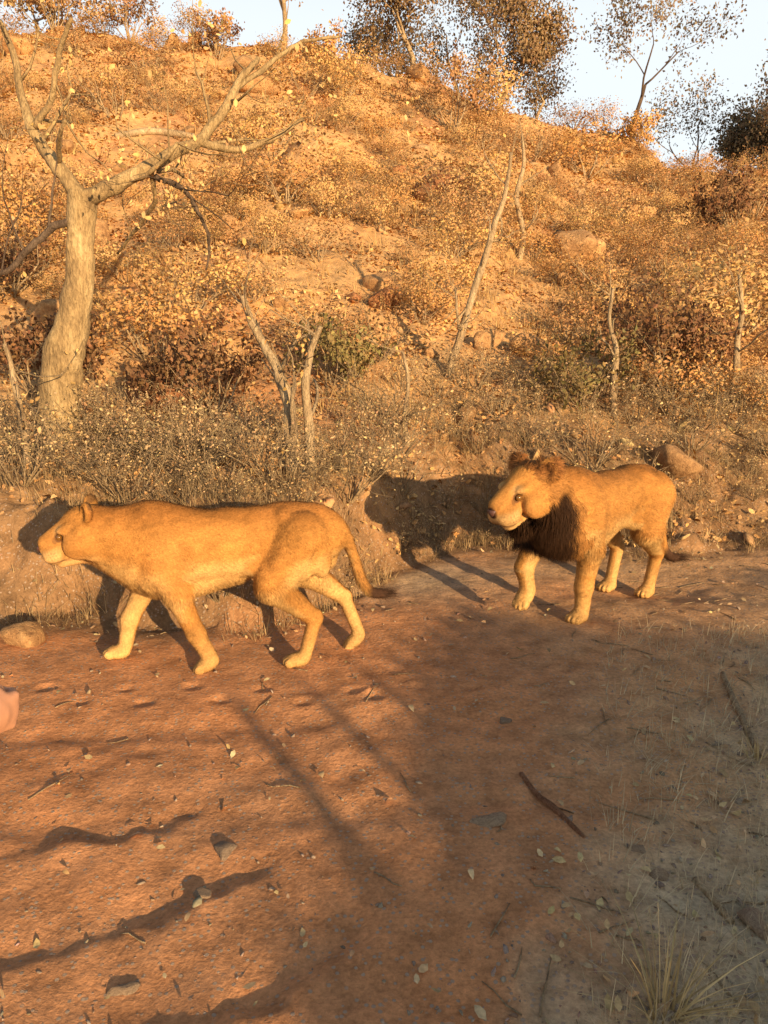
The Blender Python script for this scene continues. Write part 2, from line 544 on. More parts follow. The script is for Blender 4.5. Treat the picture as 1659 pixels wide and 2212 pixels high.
# ------------------------------------------------------------------ the ground
def axis(segs):
    out = []
    for a, b, n in segs:
        out.append(np.linspace(a, b, n, endpoint=False))
    out.append([segs[-1][1]])
    return np.concatenate(out)
def build_ground():
    xs = axis([(-700, -60, 10), (-60, -14, 46), (-14, -4, 70), (-4, -2.6, 28), (-2.6, 3.4, 250), (3.4, 6, 40), (6, 16, 70), (16, 60, 44), (60, 700, 10)])
    ys = axis([(-700, -40, 10), (-40, -2, 30), (-2, 1.2, 20), (1.2, 7.4, 270), (7.4, 12, 70), (12, 31, 150), (31, 60, 30), (60, 700, 12)])
    X, Y = np.meshgrid(xs, ys)
    x, y = X.ravel(), Y.ravel()
    z = H(x, y)
    nx, ny = len(xs), len(ys)
    i = (np.arange(ny - 1) * nx)[:, None] + np.arange(nx - 1)[None]
    F = np.stack([i, i + 1, i + 1 + nx, i + nx], -1).reshape(-1, 4)
    # earth colours: red rock and soil on the left, trodden brown path, grey gravel at the right, straw-coloured hill
    red = np.array([0.51, 0.245, 0.11])
    path = np.array([0.50, 0.30, 0.15])
    grey = np.array([0.52, 0.41, 0.255])
    hillc = np.array([0.52, 0.315, 0.135])
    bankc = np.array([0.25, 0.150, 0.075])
    p, q = pq(x, y)
    nz = fbm2(x * 1.3, y * 1.3, 4, 60)
    nz2 = fbm2(x * 4.5, y * 4.5, 3, 64)
    wr = 1 - sstep((x - 0.35 + 0.5 * nz + 0.2 * nz2 - 0.15 * (y - 3)) / 0.9)
    wg = sstep((x - 0.66 * (y - 1.5) + 0.40 * nz + 0.35 * nz2 + 0.05) / 0.9) * (1 - sstep((y - 4.0) / 0.7))
    wg = np.maximum(wg, 0.75 * np.exp(-((x - 0.25) / 0.75) ** 2 - ((y - 5.7) / 0.6) ** 2))
    c = path[None] * (1 - wr[:, None]) + red[None] * wr[:, None]
    c = c * (1 - wg[:, None]) + grey[None] * wg[:, None]
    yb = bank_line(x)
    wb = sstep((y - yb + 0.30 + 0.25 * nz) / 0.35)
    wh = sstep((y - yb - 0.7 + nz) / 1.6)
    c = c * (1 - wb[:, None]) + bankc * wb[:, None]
    c = c * (1 - wh[:, None]) + hillc * wh[:, None]
    blot = fbm2(x * 0.8 + 30, y * 0.8, 4, 68)
    rb = sstep((blot - 0.12) / 0.25) * wh * 0.6
    c = c * (1 - rb[:, None]) + np.array([0.36, 0.17, 0.08]) * rb[:, None]
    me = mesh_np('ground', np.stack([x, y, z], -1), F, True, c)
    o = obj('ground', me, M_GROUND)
    o['kind'] = 'structure'
build_ground()

# ------------------------------------------------------------------ rocks
def rock_mesh(name, seed, sub=3, flat=0.7, cuts=7, rough=0.10, smooth=True, dmin=0.55, dmax=0.86):
    import bmesh
    bm = bmesh.new()
    bmesh.ops.create_icosphere(bm, subdivisions=sub, radius=1.0)
    V = np.array([v.co[:] for v in bm.verts])
    F = np.array([[v.index for v in f.verts] for f in bm.faces])
    bm.free()
    rng = np.random.default_rng(seed)
    for _ in range(cuts):
        n = rng.normal(size=3)
        n /= np.linalg.norm(n)
        d = rng.uniform(dmin, dmax)
        over = V @ n - d
        V = V - np.clip(over, 0, None)[:, None] * n[None] * 0.93
    f = 0
    for k, (s, a) in enumerate(((1.3, 1.0), (3.1, 0.5), (6.5, 0.25))):
        f = f + a * noise3(V[:, 0] * s + seed * 3.1, V[:, 1] * s, V[:, 2] * s, 80 + k)
    V = V * (1 + rough * f)[:, None]
    V = V * np.array([rng.uniform(0.85, 1.25), rng.uniform(0.75, 1.1), flat * rng.uniform(0.85, 1.2)])
    return mesh_np(name, V, F, smooth)
ROCKS = [rock_mesh('boulder', s, 3, 0.8, 13, 0.11, False, 0.42, 0.80) for s in range(1, 11)]
ROCKS_RED = []
for m0 in ROCKS[:4]:
    mm = m0.copy()
    mm.materials.append(M_ROCK_RED)
    ROCKS_RED.append(mm)
for m0 in ROCKS:
    m0.materials.append(M_ROCK)
rng = np.random.default_rng(11)
placed = []
def place_boulder(x, y, s, red=False, sink=0.35, label=None, group=None):
    me = (ROCKS_RED if red else ROCKS)[int(rng.integers(0, 4 if red else 10))]
    o = obj('boulder', me, None, loc=(x, y, Hs(x, y) + s * (0.55 - sink)), scale=(s, s * rng.uniform(0.8, 1.1), s * rng.uniform(0.8, 1.25)))
    o.rotation_euler = (rng.normal(0, 0.35), rng.normal(0, 0.35), rng.uniform(0, 6.28))
    a_ = x / y
    size = 'small' if s < 0.24 else ('medium' if s < 0.42 else 'large')
    zone = ('far left', 'left', 'middle', 'right', 'far right')[int(np.clip((a_ + 0.45) / 0.18, 0, 4))]
    level = 'foot' if y < 10.5 else ('lower part' if y < 14 else ('middle' if y < 18 else ('upper part' if y < 22.5 else 'crest')))
    tag(o, label or '%s %s boulder half sunk in leaves, %s of the slope, %s' % (size, 'reddish' if red else 'tan', level, zone), 'boulder',
        group or ('reddish boulders on the hillside' if red else 'tan boulders on the hillside'))
    placed.append((x, y, s))
    return o
cnt = 0
tries = 0
while cnt < 130 and tries < 6000:
    tries += 1
    y = 7.8 + 18.5 * rng.random() ** 0.85
    x = rng.uniform(-0.56, 0.56) * y
    s = float(np.clip(rng.lognormal(-1.75, 0.5), 0.09, 0.55)) * (0.7 + y / 36)
    if any((x - a) ** 2 + (y - b) ** 2 < (0.75 * (s + c)) ** 2 for a, b, c in placed):
        continue
    place_boulder(x, y, s, rng.random() < 0.12)
    cnt += 1
for u, v, s, red, lab in [
    (960, 430, 0.80, True, 'largest reddish boulder, high on the hillside at the middle'),
    (40, 1385, 0.20, False, 'low tan rock at the foot of the bank, left of the lioness paws'),
    (330, 870, 0.42, True, 'reddish rock beside the base of the pale forked tree'),
    (560, 1010, 0.28, False, 'tan rock at the foot of the slender twin-stemmed sapling'),
    (1450, 1010, 0.30, False, 'tan rock on the bank directly behind the rump of the lion'),
    (1230, 560, 0.55, False, 'bright tan boulder on the mid slope above the lion'),
    (500, 400, 0.5, False, 'bright boulder beneath the long limb of the forked tree'),
    (1380, 480, 0.5, False, 'bright tan boulder high on the right slope below the ridge trees')]:
    g = ground_at(u, v)
    if g:
        place_boulder(g.x, g.y, s, red, 0.35, lab, 'singled-out boulders')

# pebbles and stones of the foreground
PEB = [rock_mesh('stone', 40 + s, 3, 0.62, 12, 0.16, False, 0.40, 0.80) for s in range(6)]
PEBS = []
for m0 in PEB:
    mm = m0.copy()
    mm.materials.append(M_STONE)
    PEBS.append(mm)
    m0.materials.append(M_PEBBLE)
rng = np.random.default_rng(5)
def stone(u, v, s, me, label, flat=1.0, red=False):
    g = ground_at(u, v, 8)
    o = obj('stone', me, None, loc=(g.x, g.y, g.z + 0.02 * s * flat), scale=(s, s * 0.8, s * flat))
    o.rotation_euler = (rng.normal(0, 0.15), rng.normal(0, 0.15), rng.uniform(0, 6.28))
    tag(o, label, 'stone', 'stones lying in the foreground')
stone(490, 1835, 0.075, PEBS[0], 'pale tan stone at the end of the red rock ledge, larger of two', 0.7)
stone(435, 1935, 0.05, PEBS[1], 'small pale stone just below the larger pale stone on the ledge', 0.7)
stone(1050, 1775, 0.085, PEBS[2], 'pale grey flat stone at the upper edge of the gravel', 0.6)
stone(1640, 2010, 0.09, PEBS[3], 'tan stone at the right edge beside the dry grass tuft', 0.7)
stone(1380, 1835, 0.045, PEBS[4], 'yellowish stone, upper of a pair on the grey gravel', 0.7)
stone(1430, 1895, 0.045, PEBS[5], 'yellowish stone, lower of a pair on the grey gravel', 0.7)
stone(1090, 1560, 0.05, PEBS[1], 'small grey stone on the shaded path below the lion', 0.7)
stone(265, 2140, 0.05, PEBS[2], 'small pale stone at the bottom left on red soil', 0.7)
pb = Buf()
bmv = [np.array([v.co[:] for v in m.vertices]) for m in PEB]
bmf = [np.array([list(p.vertices) for p in m.polygons]) for m in PEB]
LOW = rock_mesh('low', 77, 1, 0.55, 14, 0.18, True, 0.35, 0.75)
lv = np.array([v.co[:] for v in LOW.vertices])
lf = np.array([list(p.vertices) for p in LOW.polygons])
n = 5200
py = 1.3 + 4.6 * rng.random(n) ** 1.3
px = rng.uniform(-0.55, 0.58, n) * (py + 0.4)
gm = sstep((px - 0.62 * (py - 1.5) + 0.3) / 0.9)
keep = rng.random(n) < 0.16 + 0.84 * gm
px, py = px[keep], py[keep]
pz = H(px, py)
sz = np.clip(rng.lognormal(-4.75, 0.5, len(px)), 0.003, 0.035)
Mr = rand_rot(len(px), rng, 0.6)
V = np.einsum('nij,nkj->nki', Mr, lv[None] * sz[:, None, None] * rng.uniform(0.55, 1.4, (len(px), 1, 3))) + np.stack([px, py, pz + 0.1 * sz], -1)[:, None]
T = lf[None] + (np.arange(len(px)) * len(lv))[:, None, None]
pb.add(V.reshape(-1, 3), None, T.reshape(-1, 3), np.repeat(palette(len(px), rng, [(0.20, 0.15, 0.11), (0.28, 0.22, 0.16), (0.30, 0.15, 0.08), (0.14, 0.11, 0.09), (0.36, 0.29, 0.2)]), len(lv), 0))
o = obj('gravel', pb.mesh('gravel'), mat_attr('gravel_stone', 0.9, 0, 120, 0.3))
tag(o, 'loose grey and brown gravel scattered over the shaded foreground', 'gravel')
o['kind'] = 'stuff'

# ------------------------------------------------------------------ leaf litter
GOLD = [(0.62, 0.355, 0.115), (0.68, 0.43, 0.16), (0.56, 0.285, 0.09), (0.68, 0.46, 0.20), (0.50, 0.265, 0.10), (0.62, 0.41, 0.18)]
BROWN = [(0.44, 0.245, 0.10), (0.54, 0.31, 0.13), (0.34, 0.19, 0.09), (0.58, 0.36, 0.16), (0.48, 0.235, 0.09)]
rng = np.random.default_rng(21)
lb = Buf()
n = 95000
y = 5.2 + 21.5 * rng.random(n) ** 0.75
x = rng.uniform(-0.6, 0.6, n) * y
cl = fbm2(x * 1.1, y * 1.1, 3, 90)
keep = (rng.random(n) < 0.55 + 1.1 * cl) & (y > bank_line(x) + 0.12)
x, y = x[keep], y[keep]
def litter_col(xx, yy):
    pal = np.array(sorted(GOLD + BROWN))
    f = np.clip((fbm2(xx * 0.9, yy * 0.9, 4, 130) * 0.9 + 0.5), 0, 0.999) * (len(pal) - 1)
    f = np.clip(f + rng.normal(0, 1.0, len(xx)), 0, len(pal) - 1.001)
    k = f.astype(int)
    w = (f - k)[:, None]
    return (pal[k] * (1 - w) + pal[k + 1] * w) * (1 + rng.normal(0, 0.10, (len(xx), 1)))
for sel_, sim_ in ((y < 10.5, False), (y >= 10.5, True)):
    xx_, yy_ = x[sel_], y[sel_]
    leaves(lb, np.stack([xx_, yy_, H(xx_, yy_) + 0.015 + 0.03 * rng.random(len(xx_))], -1), rng.uniform(0.035, 0.085, len(xx_)) * (0.6 + yy_ / 22), litter_col(xx_, yy_), rng, 0.66, sim_, 1.0)
o = obj('leaf_litter', soften(lb.mesh('leaf_litter', True), 0.55, (0.10, -0.45, 0.88)), M_LITTER)
tag(o, 'golden fallen leaves covering the sunlit hillside', 'leaf litter')
o['kind'] = 'stuff'
lb = Buf()
n = 2600
y = 1.3 + 5.2 * rng.random(n) ** 1.1
x = rng.uniform(-0.6, 0.6, n) * (y + 0.4)
wgt = 0.10 + 0.55 * sstep((x - 0.5 * (y - 1.5)) / 0.9) + 0.75 * sstep((y - bank_line(x) + 0.5) / 0.5)
keep = rng.random(n) < wgt
x, y = x[keep], y[keep]
leaves(lb, np.stack([x, y, H(x, y) + 0.008 + 0.012 * rng.random(len(x))], -1), rng.uniform(0.02, 0.055, len(x)), palette(len(x), rng, BROWN + [(0.42, 0.33, 0.19), (0.5, 0.38, 0.2)]), rng, 0.85, False, 1.0)
o = obj('fallen_leaves', lb.mesh('fallen_leaves', False), M_LITTER)
tag(o, 'brown curled leaves strewn over path and gravel', 'leaf litter')
o['kind'] = 'stuff'

# ------------------------------------------------------------------ trees and shrubs
def grow(buf, tips, p, d, length, r, depth, rng, up=0.12, spread=0.75, wob=0.22, kids=(2, 4), sides=6, minr=0.003, ratio=0.68):
    nseg = 5 if length > 0.5 else 3
    pts, rad = [np.array(p, float)], [r]
    d = np.array(d, float) / np.linalg.norm(d)
    for i in range(nseg):
        d = d + rng.normal(0, wob, 3) * 0.6 + np.array([0, 0, up])
        d /= np.linalg.norm(d)
        pts.append(pts[-1] + d * length / nseg)
        rad.append(max(r * (1 - 0.45 * (i + 1) / nseg), minr * 0.6))
    tube(buf, pts, rad, max(3, sides) if r > 0.012 else 3, 0.12 if r > 0.02 else 0.0, rng.random() * 9, None, r > 0.012)
    if depth <= 0:
        for k in range(1, len(pts)):
            tips.append(pts[k])
        return
    nk = int(rng.integers(kids[0], kids[1] + 1))
    for k in range(nk):
        t = rng.uniform(0.45, 1.0) if k else 1.0
        j = min(int(t * nseg), nseg - 1)
        q = pts[j] + (pts[j + 1] - pts[j]) * (t * nseg - j)
        nd = d + rng.normal(0, spread, 3)
        grow(buf, tips, q, nd, length * rng.uniform(0.55, 0.85), max(rad[min(j + 1, nseg)] * ratio, minr), depth - 1, rng, up, spread, wob, kids, max(3, sides - 1), minr, ratio)
def make_tree(name, label, cat, loc, height, rng, trunk_r=0.09, depth=4, leaf_n=10, leaf_s=0.09, cols=BROWN, lean=(0, 0), spread=0.75, group=None, bark=None, leaf_spread=0.18, kids=(2, 4), first=0.38, up=0.1, droop=0.0, ratio=0.68, simple=True):
    t = thing(name, label, cat, loc, 0, group)
    b, tips = Buf(), []
    grow(b, tips, (0, 0, -0.15), (lean[0], lean[1], 1), height * first, trunk_r, depth, rng, up, spread, 0.2, kids, 8, 0.004, ratio)
    obj('trunk', b.mesh('trunk'), bark or M_BARK_DARK, t)
    if leaf_n and tips:
        tips = np.array(tips)
        pos = np.repeat(tips, leaf_n, 0) + rng.normal(0, leaf_spread, (len(tips) * leaf_n, 3))
        lb = Buf()
        leaves(lb, pos, rng.uniform(0.6, 1.3, len(pos)) * leaf_s, palette(len(pos), rng, cols), rng, 0.0, simple)
        obj('crown', soften(lb.mesh('crown', True), 0.45), M_LEAF, t)
    return t

# the pale forked tree on the left slope
def pale_tree():
    g = ground_at(122, 965)
    y0 = g.y
    t = thing('pale_tree', 'pale-barked forked tree with a long limb reaching right, on the left slope', 'tree', g)
    def P(u, v, dy=0.0):
        return on_plane(u, v, y0 + dy) - g
    k = y0 / FPX * 1.02
    b = Buf()
    pts, rad = smooth_path([P(120, 1010), P(122, 965), P(130, 860), P(140, 760), P(160, 680), P(172, 600), P(174, 500), P(178, 415)],
                           [54 * k, 45 * k, 42 * k, 40 * k, 32 * k, 28 * k, 26 * k, 30 * k], 7)
    tube(b, pts, rad, 20, 0.13, 1.0)
    obj('trunk', b.mesh('trunk'), M_BARK_PALE, t)
    limbs = [([P(178, 435), P(235, 402), P(300, 375), P(370, 340, 0.1), P(440, 300, 0.2), P(490, 240, 0.3), P(525, 170, 0.4), P(560, 120, 0.5)], [22, 20, 17, 15, 13, 11, 9, 6]),
             ([P(176, 430), P(140, 385), P(105, 330, 0.1), P(75, 270, 0.1), P(60, 210, 0.2), P(45, 120, 0.3), P(20, 40, 0.4)], [22, 18, 15, 13, 10, 8, 6]),
             ([P(430, 305, 0.2), P(520, 318, 0.3), P(590, 300, 0.4), P(650, 265, 0.6)], [10, 8, 6, 4]),
             ([P(75, 275, 0.1), P(115, 210, 0), P(130, 120, -0.1), P(160, 40, -0.2)], [9, 7, 6, 4]),
             ([P(515, 190, 0.4), P(580, 140, 0.6), P(640, 100, 0.8), P(740, 85, 1.0)], [7, 6, 5, 3]),
             ([P(325, 365, 0.05), P(330, 430, 0.3), P(300, 480, 0.6), P(250, 540, 0.9)], [7, 6, 5, 3]),
             ([P(300, 375, 0.0), P(345, 398, 0.1), P(395, 425, 0.25), P(432, 470, 0.35), P(452, 530, 0.45), P(447, 590, 0.5)], [8, 7, 6, 5, 4, 2]),
             ([P(172, 470, 0.0), P(120, 490, -0.05), P(70, 530, -0.1), P(20, 580, -0.1), P(-30, 600, -0.1)], [10, 9, 8, 7, 5])]
    rng = np.random.default_rng(3)
    tips = []
    for pts, rad in limbs:
        b = Buf()
        pp, rr = smooth_path(pts, np.array(rad) * k * 0.82, 6)
        pp = pp + np.cumsum(rng.normal(0, 0.006, pp.shape), 0)
        tube(b, pp, rr, 10, 0.16, rng.random() * 9)
        for j in range(8, len(pp), 6):
            grow(b, tips, pp[j], rng.normal(0, 1, 3) + np.array([0.2, 0.1, 0.5]), rng.uniform(0.35, 0.8), rr[j] * 0.42, 2, rng, 0.06, 0.7, 0.25, (1, 3), 5, 0.003)
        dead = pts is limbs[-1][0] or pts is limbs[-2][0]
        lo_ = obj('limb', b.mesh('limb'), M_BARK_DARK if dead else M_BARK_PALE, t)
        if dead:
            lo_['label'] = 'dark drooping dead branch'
    tips = np.array(tips)
    tips = tips[rng.random(len(tips)) < 0.55]
    pos = np.repeat(tips, 3, 0) + rng.normal(0, 0.07, (len(tips) * 3, 3))
    lb = Buf()
    leaves(lb, pos, rng.uniform(0.03, 0.07, len(pos)), palette(len(pos), rng, GOLD), rng, 0, False)
    obj('crown', lb.mesh('crown', False), M_LEAF, t)
pale_tree()

def stems(name, label, base_uv, chains, rng, leaf=2, bark=None, twigs=True, dys=0.0, cols=GOLD):
    """a sapling of hand-placed stems; chains are lists of (u, v, radius in picture units)"""
    g = ground_at(*base_uv)
    t = thing(name, label, 'sapling', g, 0, 'slender saplings on the slope')
    k = g.y / FPX * 1.02
    tips = []
    for ch in chains:
        b = Buf()
        pts = [on_plane(u, v, g.y + dys * i) - g for i, (u, v, r) in enumerate(ch)]
        pp, rr = smooth_path(pts, [r * k for _, _, r in ch], 6)
        pp = pp + np.cumsum(rng.normal(0, 0.004, pp.shape), 0)
        tube(b, pp, rr, 8, 0.14, rng.random() * 9)
        if twigs:
            for j in range(6, len(pp), 4):
                grow(b, tips, pp[j], rng.normal(0, 1, 3) + np.array([0, 0, 0.6]), rng.uniform(0.25, 0.6), rr[j] * 0.45, 1, rng, 0.06, 0.7, 0.25, (1, 3), 4, 0.0025)
        obj('stem', b.mesh('stem'), bark or M_BARK_TWIG, t)
    if leaf and tips:
        tips = np.array(tips)
        pos = np.repeat(tips, leaf, 0) + rng.normal(0, 0.05, (len(tips) * leaf, 3))
        lb = Buf()
        leaves(lb, pos, rng.uniform(0.03, 0.06, len(pos)), palette(len(pos), rng, cols), rng, 0, False)
        obj('crown', lb.mesh('crown', False), M_LEAF, t)
    return t
rng = np.random.default_rng(8)
stems('sapling', 'pale twin-stemmed sapling leaning left, rising behind the back of the lioness', (645, 1022),
      [[(632, 1035, 17), (630, 960, 15), (626, 880, 13), (605, 810, 11), (570, 750, 9), (540, 700, 7), (520, 640, 4)],
       [(672, 1035, 13), (668, 960, 12), (660, 880, 10), (662, 790, 8), (690, 700, 5)]], rng, 1)
stems('sapling', 'tall thin sapling leaning right, in the middle of the slope', (968, 815),
      [[(966, 830, 10), (972, 790, 9), (1000, 690, 8), (1035, 580, 7), (1065, 490, 6), (1092, 400, 4), (1100, 330, 3)]], rng, 1)
stems('sapling', 'thin upright sapling left of the dark brush hollow on the right slope', (1325, 900),
      [[(1326, 910, 8), (1322, 840, 7), (1330, 760, 6), (1318, 690, 4), (1325, 620, 3)]], rng, 1)
stems('sapling', 'thin upright sapling near the right edge, above the bank', (1585, 880),
      [[(1583, 895, 9), (1588, 820, 8), (1592, 740, 6), (1600, 680, 5), (1590, 600, 3)]], rng, 1)
stems('sapling', 'bare stick-thin sapling beside the shadow of the lion, mid slope', (880, 960),
      [[(880, 970, 7), (876, 900, 6), (884, 830, 4), (872, 760, 3)]], rng, 1)
stems('sapling', 'thin sapling at far left beside the pale forked tree', (60, 1010),
      [[(62, 1020, 9), (50, 930, 8), (30, 830, 6), (10, 740, 4)]], rng, 1)
stems('sapling', 'slim crooked sapling on the upper slope, right of the red boulder', (1120, 560),
      [[(1120, 570, 7), (1130, 500, 6), (1115, 430, 5), (1130, 360, 4), (1125, 290, 2)]], rng, 2)

# a fallen bough lying below the twin-stemmed sapling
def bough(label, chain, rng, name='fallen_bough', bark=None, lift=0.0):
    pts, rad = [], []
    for u, v, r in chain:
        g = ground_at(u, v)
        pts.append(np.array(g) + np.array([0, 0, r * g.y / FPX * 0.7 + lift]))
        rad.append(r * g.y / FPX)
    pts = np.array(pts)
    c = pts[0].copy()
    b = Buf()
    pp, rr = smooth_path(pts - c, rad, 5)
    tube(b, pp, rr, 8, 0.18, rng.random() * 9)
    o = obj(name, b.mesh(name), bark or M_BARK_TWIG, None, loc=c)
    tag(o, label, 'branch', 'fallen branches')
bough('bleached fallen bough lying below the twin-stemmed sapling', [(440, 1035, 7), (480, 1000, 9), (520, 965, 10), (590, 1000, 9), (630, 1030, 7)], rng, lift=0.02)
bough('short reddish stick lying on the gravel in the right foreground', [(1125, 1675, 5), (1160, 1720, 7), (1200, 1755, 8), (1262, 1812, 4)], rng, 'fallen_stick', mat_bark('red_stick', (0.26, 0.11, 0.05), (0.42, 0.20, 0.10), (0.5, 0.3, 0.17), 20))
bough('thin grey stick on gravel left of the right-edge stone', [(1500, 1905, 8), (1540, 1950, 9), (1580, 2000, 8)], rng, 'fallen_stick')
bough('long thin twig lying on the shaded path at the right edge', [(1560, 1460, 6), (1600, 1550, 7), (1640, 1640, 6)], rng, 'fallen_stick')
bough('straight pale stick lying across the slope at the upper left', [(250, 300, 6), (330, 290, 7), (420, 300, 6)], rng, 'fallen_stick')

# dry shrubs on the slope
def shrub(label, g, h, rng, cols, nst=6, leaf_n=5, leaf_s=0.05, group='dry shrubs on the slope', bark=None, depth=2, lsp=0.07):
    t = thing('dry_shrub', label, 'shrub', g, 0, group)
    b, tips = Buf(), []
    for i in range(nst):
        a = rng.uniform(0, 6.28)
        grow(b, tips, (0.06 * math.cos(a), 0.06 * math.sin(a), -0.05), (0.55 * math.cos(a), 0.55 * math.sin(a), 1.0), h * rng.uniform(0.4, 0.62), 0.013 * h, depth, rng, 0.05, 0.6, 0.2, (2, 3), 5, 0.003)
    obj('stems', b.mesh('stems'), bark or M_BARK_TWIG, t)
    tips = np.array(tips)
    pos = np.repeat(tips, leaf_n, 0) + rng.normal(0, lsp, (len(tips) * leaf_n, 3))
    lb = Buf()
    leaves(lb, pos, rng.uniform(0.6, 1.3, len(pos)) * leaf_s, palette(len(pos), rng, cols), rng, 0, True)
    obj('foliage', soften(lb.mesh('foliage', True)), M_LEAF, t)
    return t
OLIVE = [(0.24, 0.19, 0.07), (0.30, 0.24, 0.09), (0.34, 0.24, 0.09), (0.20, 0.15, 0.06)]
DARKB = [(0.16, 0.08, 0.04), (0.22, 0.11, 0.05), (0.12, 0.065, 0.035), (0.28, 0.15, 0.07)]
rng = np.random.default_rng(14)
protos = [shrub('leafy golden dry shrub on the sunlit hillside', (0, 0, -50), 1.0, rng, GOLD, 9, 9, 0.055, 'golden shrubs on the slope', None, 2, 0.10) for _ in range(5)]
protos += [shrub('twiggy brown dry shrub on the sunlit hillside', (0, 0, -50), 1.0, rng, BROWN, 10, 4, 0.05, 'brown shrubs on the slope', None, 2, 0.08) for _ in range(5)]
spots = []
for i in range(1600):
    y = 8.0 + 18.2 * rng.random() ** 0.66
    x = rng.uniform(-0.53, 0.53) * y
    if float(noise2(x * 0.45, y * 0.45, 98)) < -0.85 + 0.5 * rng.random():
        continue
    sc_ = float(np.clip(rng.lognormal(-0.35, 0.38), 0.35, 1.7))
    if any((x - a) ** 2 + (y - b) ** 2 < (0.31 * (sc_ + c)) ** 2 for a, b, c in spots):
        continue
    spots.append((x, y, sc_))
    if len(spots) >= 262:
        break
for i, (x, y, s) in enumerate(spots):
    k_ = i if i < 10 else int(rng.integers(0, 10))
    o = protos[k_] if i < 10 else copy_tree(protos[k_])
    zone = ('far left', 'left', 'left of centre', 'centre', 'right of centre', 'right', 'far right')[int(np.clip((x / y + 0.455) / 0.13, 0, 6))]
    level = 'foot' if y < 10 else ('lower part' if y < 13 else ('middle' if y < 17 else ('upper part' if y < 21 else 'crest')))
    size = 'low' if s < 0.6 else ('mid-sized' if s < 0.95 else 'tall')
    o['label'] = '%s %s dry shrub on the %s of the slope, %s' % (size, 'leafy golden' if k_ < 5 else 'twiggy brown', level, zone)
    o.location = (x, y, Hs(x, y))
    o.rotation_euler = (rng.normal(0, 0.1), rng.normal(0, 0.1), rng.uniform(0, 6.28))
    o.scale = (s * 1.15, s * 1.15, s * rng.uniform(0.65, 1.0))
# bare twiggy brush along the bank
STRAW = [(0.58, 0.41, 0.21), (0.50, 0.33, 0.16), (0.62, 0.45, 0.23), (0.44, 0.30, 0.16)]
bp = [shrub('bare grey-brown brush on the bank', (0, 0, -50), 0.8, rng, STRAW, 15, 1, 0.032, 'twiggy brush along the bank', None, 2, 0.05) for _ in range(4)]
cnt = 0
bsp = []
while cnt < 84:
    x = rng.uniform(-3.4, 4.4)
    y = float(bank_line(np.array(x))) + rng.uniform(0.12, 2.6)
    if abs(x / y) > 0.53 or (y < 5.6 and x < -0.4 and rng.random() < 0.35):
        continue
    sc_ = rng.uniform(0.35, 0.85) * (0.6 if y - float(bank_line(np.array(x))) < 0.7 else 1.0)
    if any((x - a) ** 2 + (y - b) ** 2 < 0.3 ** 2 for a, b in bsp):
        continue
    bsp.append((x, y))
    k_ = cnt % 4
    o = bp[k_] if cnt < 4 else copy_tree(bp[k_])
    o.name = 'bank_brush'
    zone = ('far left', 'left', 'left of centre', 'centre', 'right of centre', 'right', 'far right')[int(np.clip((x / y + 0.455) / 0.13, 0, 6))]
    o['label'] = '%s bare grey-brown brush on the bank, %s, %s row' % ('low' if sc_ < 0.45 else 'bushy', zone, 'front' if y < 6.6 else 'rear')
    o.location = (x, y, Hs(x, y) - 0.02)
    o.rotation_euler = (0, 0, rng.uniform(0, 6.28))
    o.scale = (sc_ * 1.3, sc_ * 1.3, sc_)
    cnt += 1
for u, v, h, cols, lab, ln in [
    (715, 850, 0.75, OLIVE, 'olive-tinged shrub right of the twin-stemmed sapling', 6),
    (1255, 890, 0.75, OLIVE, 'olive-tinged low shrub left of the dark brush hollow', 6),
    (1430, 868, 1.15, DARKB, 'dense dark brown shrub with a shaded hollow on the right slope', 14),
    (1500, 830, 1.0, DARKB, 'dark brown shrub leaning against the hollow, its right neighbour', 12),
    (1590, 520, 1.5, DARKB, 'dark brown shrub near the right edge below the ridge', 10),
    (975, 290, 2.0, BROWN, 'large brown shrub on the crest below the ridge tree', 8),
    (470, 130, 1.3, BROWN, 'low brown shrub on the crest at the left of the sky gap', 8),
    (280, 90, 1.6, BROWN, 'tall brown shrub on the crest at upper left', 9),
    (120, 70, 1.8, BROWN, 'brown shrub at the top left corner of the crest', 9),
    (85, 860, 0.95, DARKB, 'dark shrub standing in for the trunk shadow, just left of the pale trunk', 12),  # added: dark leaves stand in for the trunk's shadow on the slope
    (455, 900, 0.9, DARKB, 'dark brown shrub in place of the sapling shadow, left of the twin-stemmed sapling', 12),  # added: the sapling's cast shadow imitated by dark foliage
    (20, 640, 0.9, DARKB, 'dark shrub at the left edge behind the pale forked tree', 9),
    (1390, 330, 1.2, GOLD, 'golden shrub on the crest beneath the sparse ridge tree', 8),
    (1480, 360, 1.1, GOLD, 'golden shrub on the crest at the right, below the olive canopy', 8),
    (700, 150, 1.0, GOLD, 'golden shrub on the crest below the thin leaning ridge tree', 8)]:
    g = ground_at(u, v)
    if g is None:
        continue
    shrub(lab, g, h, rng, cols, 8, ln, 0.06 if g.y < 12 else 0.09, 'singled-out shrubs on the slope')

